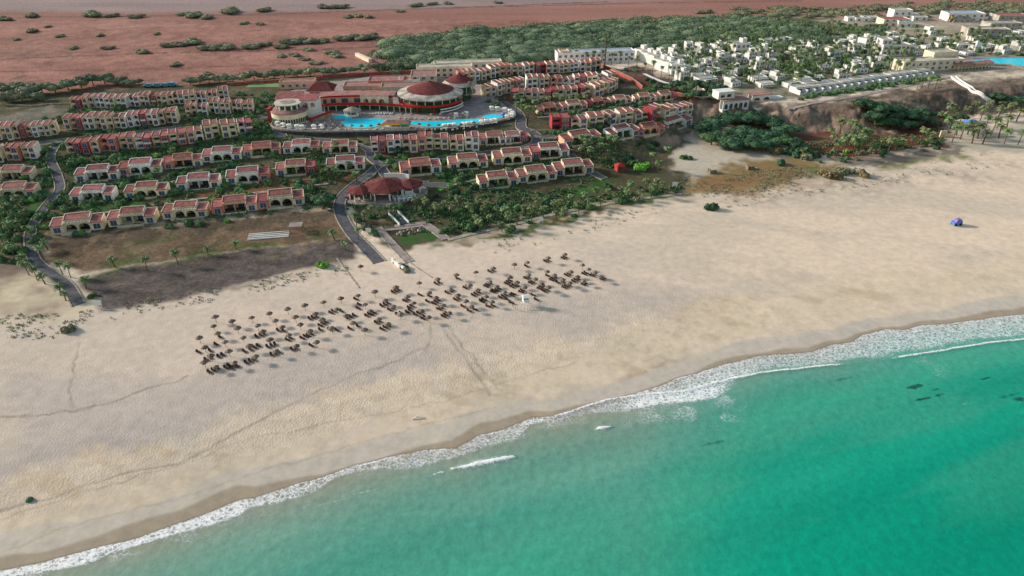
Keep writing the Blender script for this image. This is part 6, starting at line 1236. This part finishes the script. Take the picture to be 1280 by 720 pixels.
m.build('ladder',M['whitemetal'],t); MB().tube([(1.2,.6,2.2),(1.2,.6,5.2)],.04,5).build('flag_pole',M['whitemetal'],t); MB().box(1.2,1.9,.58,.62,4.7,5.2).build('flag',M['red'],t)
t=empty('picket_fence',P(657.5,381),.25,'ring of thin weathered stakes around the lifeguard tower','fence')
for i in range(26):
    a=2*math.pi*i/26
    MB().tube([(4.4*math.cos(a),3.8*math.sin(a),-.4),(4.4*math.cos(a)+random.uniform(-.1,.1),3.8*math.sin(a),.95)],.05,5).build('stake',M['wood'],t)
# covered boat trailer / kiosk on the open beach at right
c=P(1195,281); t=empty('beach_buggy',c,.2,'blue and violet covered beach cart alone on the wide sand at right','cart'); b=MB(); b.hull([(-1.7,-1,.5),(1.7,-1,.5),(1.7,1,.5),(-1.7,1,.5)],[(-1.9,-1.05,1.5),(1.7,-1.05,1.5),(1.7,1.05,1.5),(-1.9,1.05,1.5)]); b.build('body',M['bluep'],t)
MB().hull([(-1.3,-1.0,1.52),(1.65,-1.0,1.52),(1.65,1.0,1.52),(-1.3,1.0,1.52)],[(-.6,-.7,2.5),(1.2,-.7,2.5),(1.2,.7,2.5),(-.6,.7,2.5)]).build('cover',M['purple'],t); MB().box(.9,1.72,-1.03,1.03,.4,1.5).build('dark_end',M['dark'],t)
for x in (-1.1,1.1):
    for y in (-.95,.95): w_=MB(); w_.hull([(x+.5*math.cos(k*.5236),y-.14,.45+.5*math.sin(k*.5236)) for k in range(12)],[(x+.5*math.cos(k*.5236),y+.14,.45+.5*math.sin(k*.5236)) for k in range(12)]); w_.build('wheel',M['rubber'],t)
MB().tube([(-1.9,0,.7),(-3.0,0,.35)],.06,5).build('tow_bar',M['steel'],t); MB().tube([(.3,0,2.4),(.3,0,3.6)],.04,5).build('pole',M['wood'],t)
# white cloth by an umbrella, driftwood, dark stones on the tide line
MB().box(-.5,.5,-.3,.3,0,.12).build('towel',M['canvas'],loc=P(389,423),rz=.4,label='white towel heap beside the loungers at the seaward edge',cat='towel')
m=MB(); m.tube([(-1.6,0,.05),(-.4,.2,.4),(.6,0,.3),(1.6,-.2,.1)],[.12,.2,.16,.05],6); m.tube([(-.4,.2,.4),(-.2,.5,1.0)],[.1,.03],5); m.build('driftwood',M['chalk'],loc=P(523,523),rz=.3,label='pale driftwood lump on the tan berm above the tide line',cat='driftwood')
m=MB(); m.lathe([(.02,.7),(.5,.55),(.8,.2),(.85,-.2)],9); m.build('beach_stone',M['dark'],loc=P(37,625),label='single dark stone on the sand at lower left',cat='stone')
